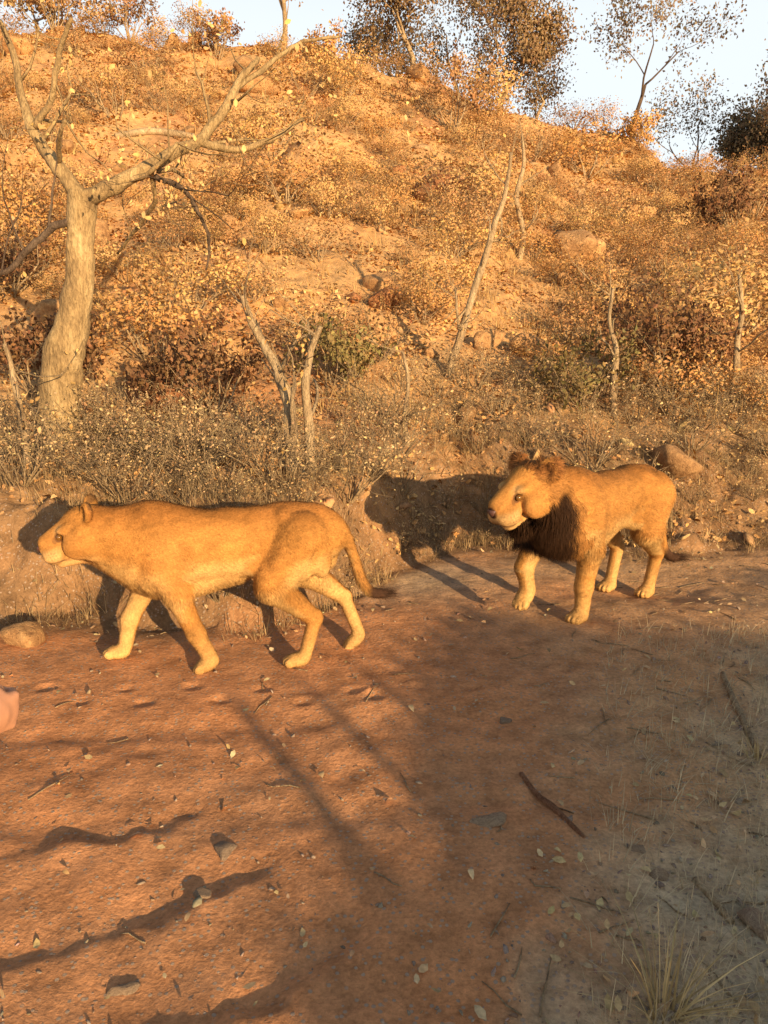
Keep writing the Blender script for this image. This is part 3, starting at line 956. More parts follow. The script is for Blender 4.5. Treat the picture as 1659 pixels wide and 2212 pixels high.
# dry grass tufts
def grass_tuft(buf, n, h, rng, spread=0.6, c=((0.46, 0.36, 0.17), (0.55, 0.43, 0.22), (0.38, 0.28, 0.13)), w=0.004, base=0.05, off=(0, 0, 0)):
    for i in range(n):
        a = rng.uniform(0, 6.28)
        r0 = base * math.sqrt(rng.random())
        p = np.array([r0 * math.cos(a), r0 * math.sin(a), -0.01]) + np.array(off)
        tilt = abs(rng.normal(0, spread))
        d = np.array([math.cos(a) * math.sin(tilt), math.sin(a) * math.sin(tilt), math.cos(tilt)])
        ln = h * rng.uniform(0.5, 1.1)
        side = np.array([-math.sin(a + 0.7), math.cos(a + 0.7), 0]) * w * rng.uniform(0.6, 1.2)
        V = []
        for k, t in enumerate((0, 0.35, 0.7, 1.0)):
            c0 = p + d * ln * t + np.array([d[0], d[1], -0.5]) * ln * 0.32 * t * t
            ww = side * (1 - 0.85 * t)
            V += [c0 - ww, c0 + ww]
        col = np.array(c[int(rng.integers(0, len(c)))]) * rng.uniform(0.8, 1.2)
        buf.add(V, [[0, 1, 3, 2], [2, 3, 5, 4], [4, 5, 7, 6]], None, col)
rng = np.random.default_rng(31)
def tuft(u, v, n, h, label, spread=0.6, w=0.004, base=0.05, group='dry grass tufts'):
    g = ground_at(u, v)
    b = Buf()
    grass_tuft(b, n, h, rng, spread, w=w, base=base)
    tag(obj('grass_tuft', b.mesh('grass_tuft', False), M_GRASS, loc=g), label, 'grass', group)
tuft(1430, 2190, 90, 0.34, 'pale dry grass tuft splayed flat at the bottom right corner', 1.15, 0.004, 0.05)
tuft(1640, 1640, 30, 0.20, 'thin dry grass tuft on the gravel at the right edge', 0.9)
gb = Buf()
y = rng.uniform(4.7, 9.5, 2300)
x = rng.uniform(-0.55, 0.55, 2300) * y
keep = (y > bank_line(x) + 0.06) & (rng.random(2300) < 0.45 + 0.55 * sstep((x - 0.2) / 1.0))
STRAWG = ((0.48, 0.36, 0.18), (0.56, 0.41, 0.20), (0.38, 0.26, 0.13), (0.30, 0.22, 0.13))
for xx, yy, zz in zip(x[keep], y[keep], H(x[keep], y[keep])):
    grass_tuft(gb, int(rng.integers(5, 12)), rng.uniform(0.07, 0.22), rng, 0.75, STRAWG, w=0.003, base=0.08, off=(xx, yy, zz))
x = rng.uniform(-3.0, 3.8, 3600)                     # rooted in the face of the bank
y = bank_line(x) + rng.uniform(-0.10, 1.2, 3600)
keep = noise2(x * 1.7, y * 1.7, 99) > -0.25
for xx, yy, zz in zip(x[keep], y[keep], H(x[keep], y[keep])):
    grass_tuft(gb, int(rng.integers(4, 10)), rng.uniform(0.07, 0.24), rng, 0.85, ((0.40, 0.29, 0.15), (0.48, 0.34, 0.17), (0.30, 0.20, 0.10), (0.22, 0.15, 0.08)), w=0.0026, base=0.07, off=(xx, yy, zz))
y = rng.uniform(1.4, 4.6, 620)                     # and on the gravel verge at the right
x = (0.5 * (y * CP + 1.9 * SP)) * (1.04 - 0.48 * rng.random(620) ** 1.4)
for xx, yy, zz in zip(x, y, H(x, y)):
    grass_tuft(gb, int(rng.integers(4, 11)), rng.uniform(0.05, 0.17), rng, 1.15, ((0.58, 0.48, 0.30), (0.50, 0.41, 0.26), (0.40, 0.33, 0.21)), w=0.0024, base=0.08, off=(xx, yy, zz))
o = obj('dry_grass', gb.mesh('dry_grass', False), M_GRASS)
tag(o, 'sparse straw-coloured dry grass along the top of the bank', 'grass')
o['kind'] = 'stuff'
gb = Buf()
for i in range(420):                               # broken twigs on the gravel and bank
    y = 1.4 + 6.6 * rng.random()
    x = rng.uniform(-0.5, 0.56) * (y + 0.3)
    if rng.random() > 0.12 + 0.88 * float(sstep((x - 0.4 * (y - 2)) / 0.8)):
        continue
    a = rng.uniform(0, 6.28)
    ln = rng.uniform(0.05, 0.22)
    t_ = np.arange(4) / 3
    xx = x + math.cos(a) * ln * t_ + rng.normal(0, 0.006, 4)
    yy = y + math.sin(a) * ln * t_ + rng.normal(0, 0.006, 4)
    tube(gb, np.stack([xx, yy, H(xx, yy) + 0.004], -1), [0.0032, 0.003, 0.0025, 0.0016], 4, 0, 0)
o = obj('twig_litter', gb.mesh('twig_litter'), M_BARK_TWIG)
tag(o, 'broken twigs scattered over gravel and bank', 'twigs')
o['kind'] = 'stuff'

rng = np.random.default_rng(55)
rb_ = Buf()
n = 3000
y = 5.2 + 20.5 * rng.random(n) ** 0.85
x = rng.uniform(-0.56, 0.56, n) * y
keep = y > bank_line(x) + 0.05
x, y = x[keep], y[keep]
sz = np.clip(rng.lognormal(-3.1, 0.6, len(x)), 0.015, 0.15) * (0.6 + y / 22)
Mr = rand_rot(len(x), rng, 0.3)
V = np.einsum('nij,nkj->nki', Mr, lv[None] * sz[:, None, None] * rng.uniform(0.55, 1.4, (len(x), 1, 3))) + np.stack([x, y, H(x, y) + 0.1 * sz], -1)[:, None]
T = lf[None] + (np.arange(len(x)) * len(lv))[:, None, None]
rb_.add(V.reshape(-1, 3), None, T.reshape(-1, 3), np.repeat(palette(len(x), rng, [(0.42, 0.26, 0.115), (0.36, 0.20, 0.09), (0.46, 0.29, 0.13), (0.30, 0.18, 0.09)]), len(lv), 0))
o = obj('rubble', rb_.mesh('rubble', False), mat_attr('rubble_stone', 0.9, 0, 30, 0.35, 0.01))
tag(o, 'small stones and rubble scattered over bank and hillside', 'rubble')
o['kind'] = 'stuff'
gb = Buf()
y = 7.5 + 18 * rng.random(1700) ** 0.8
x = rng.uniform(-0.54, 0.54, 1700) * y
keep = noise2(x * 0.5, y * 0.5, 97) > -0.25 + 0.3 * rng.random(1700)
for xx, yy, zz in zip(x[keep], y[keep], H(x[keep], y[keep])):
    grass_tuft(gb, int(rng.integers(6, 12)), rng.uniform(0.18, 0.42), rng, 0.55, ((0.54, 0.37, 0.15), (0.50, 0.31, 0.12), (0.60, 0.43, 0.19), (0.40, 0.24, 0.10)), 0.0035 + 0.0004 * yy, 0.12, (xx, yy, zz))
o = obj('hill_grass', gb.mesh('hill_grass', False), M_GRASS)
tag(o, 'golden dry grass growing between the hillside boulders', 'grass')
o['kind'] = 'stuff'

# trees along the ridge
def ridge_at(u, dy=0.0):
    d = ray(u, 700)
    a = d[0] / d[1]
    y = YC + dy
    return Vector((a * y, y, Hs(a * y, y) - 0.05))
rng = np.random.default_rng(17)
GREYB = [(0.26, 0.19, 0.12), (0.34, 0.24, 0.14), (0.22, 0.17, 0.10), (0.30, 0.24, 0.13)]
RG = 'trees along the ridge'
SKYB = [(0.28, 0.185, 0.095), (0.24, 0.16, 0.085), (0.33, 0.22, 0.11), (0.20, 0.14, 0.075)]
make_tree('ridge_tree', 'thin leaning bare tree rising from the crest into the left sky gap', 'tree', ridge_at(625, -0.5), 6.5, rng, 0.085, 3, 3, 0.10, BROWN, (0.10, 0), 0.5, RG, M_BARK_TWIG, 0.22)
make_tree('ridge_tree', 'brown-leaved tree on the crest at the middle of the skyline', 'tree', ridge_at(900, 0.3), 5.4, rng, 0.11, 4, 22, 0.10, SKYB, (-0.25, 0), 0.9, RG, M_BARK_TWIG, 0.24, (3, 4), 0.30)
make_tree('ridge_tree', 'low brown-leaved tree on the crest, left neighbour of the middle tree', 'tree', ridge_at(830, 2.5), 4.6, rng, 0.09, 4, 20, 0.10, SKYB, (-0.1, 0), 0.9, RG, M_BARK_TWIG, 0.24, (2, 4), 0.30)
make_tree('ridge_tree', 'loose brown tree on the crest, right neighbour of the middle tree', 'tree', ridge_at(1040, 1.5), 5.6, rng, 0.11, 4, 22, 0.10, SKYB, (0.25, 0), 0.9, RG, M_BARK_TWIG, 0.24, (3, 4), 0.30)
make_tree('ridge_tree', 'tall loose brown tree behind the crest between the two fuller middle trees', 'tree', ridge_at(975, 3.0), 6.4, rng, 0.10, 4, 14, 0.10, SKYB, (0.05, 0), 0.85, RG, M_BARK_TWIG, 0.26, (2, 4), 0.32)
make_tree('ridge_tree', 'low straggling brown tree on the crest where it starts to fall away', 'tree', ridge_at(1130, 0.6), 3.9, rng, 0.07, 4, 14, 0.09, SKYB, (0.2, 0), 0.9, RG, M_BARK_TWIG, 0.24, (2, 4), 0.28)
make_tree('ridge_tree', 'thin grey tree at the top right, right of the lone tree', 'tree', ridge_at(1460, 2.5), 5.4, rng, 0.07, 4, 9, 0.10, GREYB, (0.1, 0), 0.8, RG, M_BARK_DARK, 0.26, (2, 3), 0.32)
make_tree('ridge_tree', 'sparse grey-brown tree standing alone against the sky at right', 'tree', ridge_at(1335, 0.2), 5.6, rng, 0.085, 4, 14, 0.10, GREYB, (0.0, 0), 0.9, RG, M_BARK_DARK, 0.24, (2, 4), 0.32)
make_tree('ridge_tree', 'low broad grey-brown tree on the crest at the right', 'tree', ridge_at(1530, 3.0), 4.4, rng, 0.12, 4, 26, 0.11, GREYB, (0.1, 0), 1.0, RG, M_BARK_DARK, 0.28, (3, 4), 0.32)
make_tree('ridge_tree', 'dense grey-brown tree at the right edge of the skyline', 'tree', ridge_at(1670, 1.0), 4.4, rng, 0.12, 4, 26, 0.11, GREYB, (-0.15, 0), 0.95, RG, M_BARK_DARK, 0.28, (3, 4), 0.36)
make_tree('ridge_tree', 'brown-leaved tree on the crest at the upper left corner', 'tree', ridge_at(150, 1.5), 4.2, rng, 0.10, 4, 11, 0.15, BROWN, (0.1, 0), 0.85, RG, M_BARK_TWIG, 0.28)
make_tree('ridge_tree', 'faint thin tree behind the crest, between middle and lone right tree', 'tree', ridge_at(1190, 5.5), 4.5, rng, 0.06, 3, 3, 0.11, GREYB, (0.1, 0), 0.7, RG, M_BARK_TWIG, 0.25)

# thicket behind the camera whose shadow lies over the right foreground
def sun_pos(p, q):
    return (0.866 * p - 0.5 * q, 0.5 * p + 0.866 * q)
rng = np.random.default_rng(23)
QC = -9.0
stem_mesh = None
for i, (p, top) in enumerate([(p_, (q_ - QC) * math.tan(SUN_EL)) for p_, q_ in ((1.05, 1.6), (1.5, 2.15), (2.05, 2.6), (2.55, 3.0), (2.95, 3.2), (3.5, 2.95), (4.1, 2.75), (4.8, 2.7), (5.5, 2.6), (6.2, 2.6))]):
    x, y = sun_pos(p, QC + rng.uniform(-0.5, 0.5))
    t = thing('thicket_bush', 'leafy bush of the thicket behind the viewpoint', 'shrub', (x, y, 0), 0, 'thicket behind the viewpoint')
    if stem_mesh is None:
        b, tips = Buf(), []
        for k in range(9):
            a = rng.uniform(0, 6.28)
            grow(b, tips, (0.1 * math.cos(a), 0.1 * math.sin(a), 0), (0.35 * math.cos(a), 0.35 * math.sin(a), 1), 0.8, 0.02, 2, rng, 0.06, 0.5, 0.2, (2, 3), 5, 0.004)
        stem_mesh = b.mesh('stems')
    obj('stems', stem_mesh, M_BARK_DARK, t, rotz=rng.uniform(0, 6.28))
    pos = np.stack([rng.normal(0, 0.36, 6500), rng.normal(0, 0.45, 6500), top * rng.random(6500) ** 0.6], -1)
    pos[:, 2] -= 0.10 * (pos[:, 0] ** 2 + pos[:, 1] ** 2) / 0.25
    pos = pos[(pos[:, 2] > 0.05)]
    lb = Buf()
    leaves(lb, pos, rng.uniform(0.09, 0.17, len(pos)), palette(len(pos), rng, OLIVE), rng, 0, True)
    obj('foliage', lb.mesh('foliage', False), M_LEAF, t)
for p, r, top in [(p_, r_, 9.6 * math.tan(SUN_EL)) for p_, r_ in ((1.15, 0.085), (1.53, 0.065), (1.88, 0.075), (2.3, 0.08))]:
    x, y = sun_pos(p, -6.0)
    b = Buf()
    pts = [(0, 0, -0.1), (0.02, 0, top * 0.3), (-0.02, 0.02, top * 0.6), (0.02, 0, top)]
    pp, rr = smooth_path(pts, [r, r * 0.9, r * 0.75, r * 0.4], 4)
    tube(b, pp, rr, 8, 0.1, p)
    o = thing('thicket_sapling', 'bare sapling standing behind the viewpoint', 'sapling', (x, y, 0), 0, 'saplings behind the viewpoint')
    obj('stem', b.mesh('stem'), M_BARK_DARK, o)
# ------------------------------------------------------------------ the lions: bodies as one continuous surface grown from a distance field
class Field:
    def __init__(self, lo, hi, h):
        self.h = h
        self.lo = np.array(lo, float)
        n = np.ceil((np.array(hi) - self.lo) / h).astype(int) + 1
        self.ax = [self.lo[i] + h * np.arange(n[i]) for i in range(3)]
        self.D = np.full(n, 0.3, np.float32)
        self.M = np.eye(4)
    def pt(self, p):
        return (self.M @ np.array([p[0], p[1], p[2], 1.0]))[:3]
    def box(self, lo, hi):
        sl, co = [], []
        for i in range(3):
            a = int(np.clip(np.floor((lo[i] - self.lo[i]) / self.h), 0, self.D.shape[i]))
            b = int(np.clip(np.ceil((hi[i] - self.lo[i]) / self.h) + 1, 0, self.D.shape[i]))
            sl.append(slice(a, b))
            co.append(self.ax[i][a:b])
        return tuple(sl), np.meshgrid(*co, indexing='ij')
    def merge(self, sl, d, k, cut=False):
        a = self.D[sl]
        if cut:
            d = -d
            h = np.maximum(k - np.abs(a - d), 0) / k
            self.D[sl] = np.maximum(a, d) + h * h * k * 0.25
        else:
            h = np.maximum(k - np.abs(a - d), 0) / k
            self.D[sl] = np.minimum(a, d) - h * h * k * 0.25
    def cone(self, p0, p1, r0, r1, k=0.04, sy=1.0):
        p0, p1 = self.pt(p0), self.pt(p1)
        m = max(r0, r1) + 0.08
        sl, (X, Y, Z) = self.box(np.minimum(p0, p1) - m, np.maximum(p0, p1) + m)
        if X.size == 0:
            return
        d = p1 - p0
        L2 = float(d @ d) + 1e-9
        t = np.clip(((X - p0[0]) * d[0] + (Y - p0[1]) * d[1] + (Z - p0[2]) * d[2]) / L2, 0, 1)
        r = r0 + (r1 - r0) * t
        q = np.sqrt((X - p0[0] - t * d[0]) ** 2 + ((Y - p0[1] - t * d[1]) * sy) ** 2 + (Z - p0[2] - t * d[2]) ** 2) - r
        self.merge(sl, q, k)
    def chain(self, pts, rad, k=0.03, sy=1.0):
        for i in range(len(pts) - 1):
            self.cone(pts[i], pts[i + 1], rad[i], rad[i + 1], k, sy)
    def ell(self, c, r, k=0.03, rot=None, cut=False):
        Rm = self.M[:3, :3] @ (np.array(rot) if rot is not None else np.eye(3))
        c = self.pt(c)
        m = max(r) + 0.07
        sl, (X, Y, Z) = self.box(c - m, c + m)
        if X.size == 0:
            return
        P = np.stack([X - c[0], Y - c[1], Z - c[2]], -1) @ Rm
        r = np.array(r)
        k0 = np.sqrt(((P / r) ** 2).sum(-1))
        k1 = np.sqrt(((P / r ** 2) ** 2).sum(-1)) + 1e-6
        self.merge(sl, k0 * (k0 - 1) / k1, k, cut)
    def surface(self):
        """naive surface nets"""
        D = self.D
        S = D < 0
        nx, ny, nz = D.shape
        cs = np.zeros((nx - 1, ny - 1, nz - 1), np.int8)
        for a in (0, 1):
            for b in (0, 1):
                for c in (0, 1):
                    cs += S[a:nx - 1 + a, b:ny - 1 + b, c:nz - 1 + c]
        act = np.argwhere((cs > 0) & (cs < 8))
        idx = np.full(cs.shape, -1, np.int64)
        idx[act[:, 0], act[:, 1], act[:, 2]] = np.arange(len(act))
        corner = np.array([[a, b, c] for a in (0, 1) for b in (0, 1) for c in (0, 1)])
        val = np.stack([D[act[:, 0] + o[0], act[:, 1] + o[1], act[:, 2] + o[2]] for o in corner], 1)
        acc = np.zeros((len(act), 3))
        cnt = np.zeros(len(act))
        for i in range(8):
            for ax, st in ((0, 4), (1, 2), (2, 1)):
                if corner[i][ax] == 0:
                    a, b = val[:, i], val[:, i + st]
                    x = (a < 0) != (b < 0)
                    t = np.where(x, a / np.where(x, a - b, 1), 0)
                    pos = corner[i][None] + t[:, None] * (corner[i + st] - corner[i])[None]
                    acc += pos * x[:, None]
                    cnt += x
        V = self.lo + self.h * (act + acc / cnt[:, None])
        Q = []
        for ax in range(3):
            o1, o2 = [(1, 2), (2, 0), (0, 1)][ax]
            sl0 = [slice(None)] * 3
            sl1 = [slice(None)] * 3
            sl0[ax], sl1[ax] = slice(0, -1), slice(1, None)
            e = np.argwhere(S[tuple(sl0)] != S[tuple(sl1)])
            e = e[(e[:, o1] > 0) & (e[:, o2] > 0)]
            e = e[(e[:, o1] < D.shape[o1] - 1) & (e[:, o2] < D.shape[o2] - 1)]
            f = S[tuple(sl0)][e[:, 0], e[:, 1], e[:, 2]]
            def cell(d1, d2):
                c = e.copy()
                c[:, o1] -= d1
                c[:, o2] -= d2
                return idx[c[:, 0], c[:, 1], c[:, 2]]
            q = np.stack([cell(1, 1), cell(0, 1), cell(0, 0), cell(1, 0)], -1)
            q[~f] = q[~f][:, ::-1]
            Q.append(q)
        Q = np.concatenate(Q)
        return V, Q[(Q >= 0).all(1)]
def relax(V, Q, it=2, lam=0.5):
    E = np.concatenate([Q[:, [0, 1]], Q[:, [1, 2]], Q[:, [2, 3]], Q[:, [3, 0]]])
    for _ in range(it):
        s = np.zeros_like(V)
        c = np.zeros(len(V))
        np.add.at(s, E[:, 0], V[E[:, 1]])
        np.add.at(c, E[:, 0], 1)
        np.add.at(s, E[:, 1], V[E[:, 0]])
        np.add.at(c, E[:, 1], 1)
        V = V + lam * (s / np.maximum(c, 1)[:, None] - V)
    return V
def vnormals(V, Q):
    n = np.cross(V[Q[:, 2]] - V[Q[:, 0]], V[Q[:, 3]] - V[Q[:, 1]])
    out = np.zeros_like(V)
    for k in range(4):
        np.add.at(out, Q[:, k], n)
    return out / (np.linalg.norm(out, axis=1)[:, None] + 1e-12)

M_COAT = mat_attr('lion_coat', 0.85, 0, 90, 0.22, 0.006, 0.1)
M_HAIR = mat_attr('lion_hair', 0.75, 0, 40, 0.15, 0, 0.15)
def simple_mat(name, col, rough=0.5, spec=0.4):
    m, nt, b = new_mat(name)
    b.inputs['Base Color'].default_value = (*col, 1)
    b.inputs['Roughness'].default_value = rough
    b.inputs['Specular IOR Level'].default_value = spec
    return m
M_EYE = simple_mat('lion_eye', (0.16, 0.075, 0.015), 0.12, 0.6)
M_NOSE = simple_mat('lion_nose', (0.10, 0.045, 0.035), 0.5)

def rotm(yaw=0, pitch=0, roll=0):
    return np.array(Matrix.Rotation(yaw, 3, 'Z') @ Matrix.Rotation(pitch, 3, 'Y') @ Matrix.Rotation(roll, 3, 'X'))

def lion(name, label, loc, rotz, scale, head_pos, head_yaw, head_pitch, fore, hind, tail, male, seed, slim=1.0, tilt=0.0, head_s=1.0, stretch=(1.0, 1.0)):
    """local axes: x forward, y to the animal's left, z up; shoulder height about 0.9 m"""
    F = Field((-1.10, -0.34, -0.02), (1.22, 0.40, 1.10), 0.0068)
    # trunk
    st = [(-0.60, 0.715, 0.105, 1.25), (-0.52, 0.705, 0.160, 1.2), (-0.38, 0.695, 0.180, 1.22), (-0.18, 0.692, 0.166, 1.15), (0.02, 0.668, 0.190, 1.15),
          (0.22, 0.635, 0.232, 1.2), (0.40, 0.640, 0.245, 1.30), (0.52, 0.660, 0.205, 1.30), (0.60, 0.680, 0.15, 1.2)]
    for a, b in zip(st[:-1], st[1:]):
        F.cone((a[0], 0, a[1]), (b[0], 0, b[1]), a[2] * slim, b[2] * slim, 0.05, (a[3] + b[3]) / 2)
    F.cone((0.30, 0, 0.80), (0.46, 0, 0.825), 0.07, 0.075, 0.07)                      # withers
    F.cone((0.02, 0, 0.80), (-0.30, 0, 0.795), 0.05, 0.06, 0.05)                       # spine
    F.cone((-0.30, 0, 0.80), (-0.52, 0, 0.79), 0.075, 0.07, 0.06)                     # croup
    F.ell((0.10, 0, 0.505), (0.22, 0.075, 0.050), 0.06)                                  # belly
    for s in (-1, 1):
        F.cone((0.46, 0.075 * s, 0.845), (0.36, 0.100 * s, 0.74), 0.040, 0.030, 0.025)    # shoulder blade
        F.cone((-0.33, 0.075 * s, 0.825), (-0.40, 0.10 * s, 0.78), 0.045, 0.04, 0.03)     # hip bone
        F.cone((-0.10, 0.085 * s, 0.56), (-0.20, 0.125 * s, 0.545), 0.03, 0.05, 0.05)     # flank fold
    for s in (-1, 1):                               # hollows that part the muscles
        F.ell((0.225, 0.226 * s, 0.60), (0.035, 0.035, 0.15), 0.06, rotm(0, 0.28), True)
        F.ell((-0.215, 0.190 * s, 0.67), (0.022, 0.040, 0.14), 0.045, rotm(0, -0.55), True)
        F.ell((-0.06, 0.180 * s, 0.775), (0.20, 0.035, 0.030), 0.05, None, True)
        F.ell((0.02, 0.175 * s, 0.50), (0.22, 0.040, 0.022), 0.05, None, True)
    # neck and head
    hp = np.array(head_pos)
    F.cone((0.44, 0, 0.71), hp + np.array([-0.09, 0, -0.005]), 0.185, 0.138, 0.06, 1.15)
    F.cone((0.52, 0, 0.60), hp + np.array([-0.04, 0, -0.06]), 0.13, 0.090, 0.05, 1.1)
    Mh = np.eye(4)
    Mh[:3, :3] = rotm(head_yaw, head_pitch) * head_s
    Mh[:3, 3] = hp
    Mr = np.eye(4)
    Mr[:3, :3] = rotm(head_yaw, head_pitch)
    def hpnt(p):
        return (Mh @ np.array([*p, 1.0]))[:3]
    def hell(c, r, k=0.03, rot=None, cut=False):
        Rm = Mr[:3, :3] @ (np.array(rot) if rot is not None else np.eye(3))
        F.ell(hpnt(c), np.array(r) * head_s, k, Rm, cut)
    def hcone(a, b, r0, r1, k=0.03, sy=1.0):
        F.cone(hpnt(a), hpnt(b), r0 * head_s, r1 * head_s, k, sy)
    hell((-0.03, 0, 0.015), (0.135, 0.105, 0.100), 0.05)
    hcone((0.00, 0, 0.062), (0.188, 0, 0.010), 0.064, 0.044, 0.03)
    hell((-0.01, 0, 0.085), (0.075, 0.055, 0.035), 0.04)
    for s in (-1, 1):
        hell((0.064, 0.058 * s, 0.056), (0.050, 0.032, 0.022), 0.015)                     # brow
        hell((0.020, 0.084 * s, -0.030), (0.085, 0.052, 0.074), 0.03)
        hell((-0.045, 0.100 * s, -0.060), (0.060, 0.035, 0.070), 0.03)                  # cheek ruff                   # cheek
        hell((0.162, 0.036 * s, -0.050), (0.056, 0.042, 0.048), 0.014)                   # lip pads
    hell((0.148, 0, -0.034), (0.080, 0.064, 0.060), 0.03)
    hell((0.214, 0, -0.010), (0.022, 0.034, 0.022), 0.010)
    hcone((-0.01, 0, -0.080), (0.142, 0, -0.098), 0.070, 0.036, 0.016)
    for s in (-1, 1):
        hell((0.112, 0.062 * s, 0.026), (0.022, 0.016, 0.014), 0.010, None, True)
        er = rotm(0.55 * s, -0.25, -0.35 * s)
        hell((-0.065, 0.098 * s, 0.108), (0.026, 0.050, 0.052), 0.018, er)
        hell((-0.036, 0.108 * s, 0.114), (0.028, 0.036, 0.038), 0.008, er, True)
    # legs
    for side, leg in fore:
        sh, el, wr, an, pw = leg
        y = side
        F.ell((sh[0] - 0.01, y * 0.122, sh[1] + 0.01), (0.115, 0.078, 0.19), 0.030, rotm(0, 0.22))
        F.ell((sh[0] + 0.05, y * 0.128, sh[1] - 0.07), (0.075, 0.060, 0.11), 0.025, rotm(0, -0.3))
        pts = [(sh[0], y * 0.125, sh[1] - 0.05), (el[0], y * 0.135, el[1]), (wr[0], y * 0.125, wr[1]), (an[0], y * 0.12, an[1])]
        F.chain(pts, [0.102, 0.071, 0.051, 0.044], 0.03)
        F.ell((wr[0] - 0.025, y * 0.125, wr[1]), (0.028, 0.034, 0.035), 0.02)
        F.ell((el[0] - 0.03, y * 0.135, el[1] + 0.01), (0.05, 0.045, 0.06), 0.03)
        paw(F, pw, y * 0.12)
    for side, leg in hind:
        hipp, kn, hk, an, pw = leg
        y = side
        F.ell((hipp[0] + 0.02, y * 0.108, hipp[1] - 0.04), (0.145, 0.080, 0.20), 0.028, rotm(0, -0.45))
        F.ell((hipp[0] - 0.09, y * 0.085, hipp[1] - 0.07), (0.075, 0.060, 0.14), 0.03, rotm(0, 0.2))
        pts = [(hipp[0], y * 0.11, hipp[1]), (kn[0], y * 0.145, kn[1]), (hk[0], y * 0.125, hk[1]), (an[0], y * 0.115, an[1])]
        F.chain(pts[:2], [0.135, 0.088], 0.05)
        F.chain(pts[1:3], [0.085, 0.045], 0.04)
        F.chain(pts[2:], [0.042, 0.038], 0.02)
        F.ell((hipp[0] - 0.05, y * 0.205, hipp[1] - 0.12), (0.016, 0.03, 0.12), 0.04, rotm(0, -0.35), True)
        F.ell((hk[0] - 0.012, y * 0.125, hk[1] + 0.012), (0.03, 0.03, 0.035), 0.02)
        paw(F, pw, y * 0.115)
    # tail
    tp, tr = smooth_path(tail, np.interp(np.linspace(0, 1, len(tail)), [0, 0.25, 1], [0.038, 0.027, 0.019]), 3)
    F.chain(tp, tr, 0.025)
    V, Q = F.surface()
    V = relax(V, Q, 2, 0.5)
    nrm = vnormals(V, Q)
    # coat colours: tawny above, paler below and inside the legs, dark only where the animal is dark
    tawny, pale, back = np.array([0.385, 0.182, 0.047]), np.array([0.52, 0.32, 0.118]), np.array([0.265, 0.108, 0.028])
    def coat(P, nn):
        c = np.tile(tawny, (len(P), 1))
        w = sstep((P[:, 2] - 0.74) / 0.16) * (P[:, 0] < 0.75)
        c = c * (1 - 0.75 * w[:, None]) + back * 0.75 * w[:, None]
        w = sstep((-nn[:, 2] + 0.12 + 0.15 * noise3(P[:, 0] * 7, P[:, 1] * 7, P[:, 2] * 7, 89)) / 0.6) * sstep((0.68 - P[:, 2]) / 0.10) * (P[:, 2] > 0.3)
        w = np.maximum(w, 0.75 * sstep((0.34 - P[:, 2]) / 0.3))
        w = np.maximum(w, sstep((-nn[:, 1] * np.sign(P[:, 1]) - 0.2) / 0.5) * (P[:, 2] < 0.5))
        c = c * (1 - w[:, None]) + pale * w[:, None]
        ph = (P - hp) @ Mr[:3, :3] / head_s
        inh = sstep((ph[:, 0] + 0.10) / 0.16) * sstep((0.18 - np.abs(ph[:, 1])) / 0.05) * sstep((0.20 - np.abs(ph[:, 2])) / 0.05)
        w = sstep((ph[:, 0] - 0.09) / 0.06) * sstep((-ph[:, 2] - 0.005) / 0.03) * inh
        w = np.maximum(w, sstep((-ph[:, 2] - 0.070) / 0.05) * inh)
        w = np.maximum(w, 0.6 * sstep((0.045 - np.sqrt(((np.abs(ph) - np.array([0.10, 0.055, 0.052])) ** 2).sum(1))) / 0.03) * (ph[:, 0] > 0) * (ph[:, 2] > 0.03))
        c = c * (1 - w[:, None]) + np.array([0.54, 0.335, 0.135]) * w[:, None]
        dn = np.sqrt(((ph - np.array([0.226, 0, -0.010])) ** 2).sum(1))
        w = sstep((0.034 - dn) / 0.010) * inh
        for s in (-1, 1):
            de = np.sqrt(((ph - np.array([0.112, 0.058 * s, 0.026])) ** 2).sum(1))
            w = np.maximum(w, 0.9 * sstep((0.029 - de) / 0.009) * inh)
            de = np.abs(ph[:, 2] + 0.084 - 0.10 * (ph[:, 0] - 0.17)) + 0.6 * np.maximum(0.10 - ph[:, 0], 0)
            w = np.maximum(w, 0.6 * sstep((0.008 - de) / 0.006) * inh * (ph[:, 0] > 0.09))
            dl = np.sqrt((ph[:, 0] - 0.138) ** 2 + (ph[:, 1] - 0.044 * s) ** 2 + ((ph[:, 2] - 0.008) * 0.6) ** 2)
            w = np.maximum(w, 0.6 * sstep((0.018 - dl) / 0.008) * inh)                 # dark line from the eye's inner corner
            for k in range(3):                                                        # whisker rows
                dw = np.sqrt((np.mod(ph[:, 0] + 0.004 * k, 0.016) - 0.008) ** 2 + (ph[:, 2] + 0.036 + 0.014 * k) ** 2)
                w = np.maximum(w, 0.55 * sstep((0.0045 - dw) / 0.002) * (ph[:, 0] > 0.135) * (ph[:, 0] < 0.19) * (ph[:, 1] * s > 0.02))
        c = c * (1 - w[:, None]) + np.array([0.06, 0.03, 0.02]) * w[:, None]
        w = sstep((ph[:, 2] - 0.110) / 0.02) * (np.abs(ph[:, 1]) > 0.05) * (np.abs(ph[:, 0] + 0.06) < 0.08) * sstep((-(nn @ Mr[:3, 0]) - 0.0) / 0.2) * 0.75
        c = c * (1 - w[:, None]) + np.array([0.09, 0.05, 0.025]) * w[:, None]
        te = np.array(tail[-1])
        dt = np.sqrt(((P - te) ** 2).sum(1))
        w = sstep((0.14 - dt) / 0.06)
        c = c * (1 - w[:, None]) + np.array([0.07, 0.035, 0.02]) * w[:, None]
        w = 0.5 * sstep((noise3(P[:, 0] * 3.1 + seed, P[:, 1] * 4, P[:, 2] * 3.1, 93) - 0.05) / 0.5) * (P[:, 2] > 0.45)
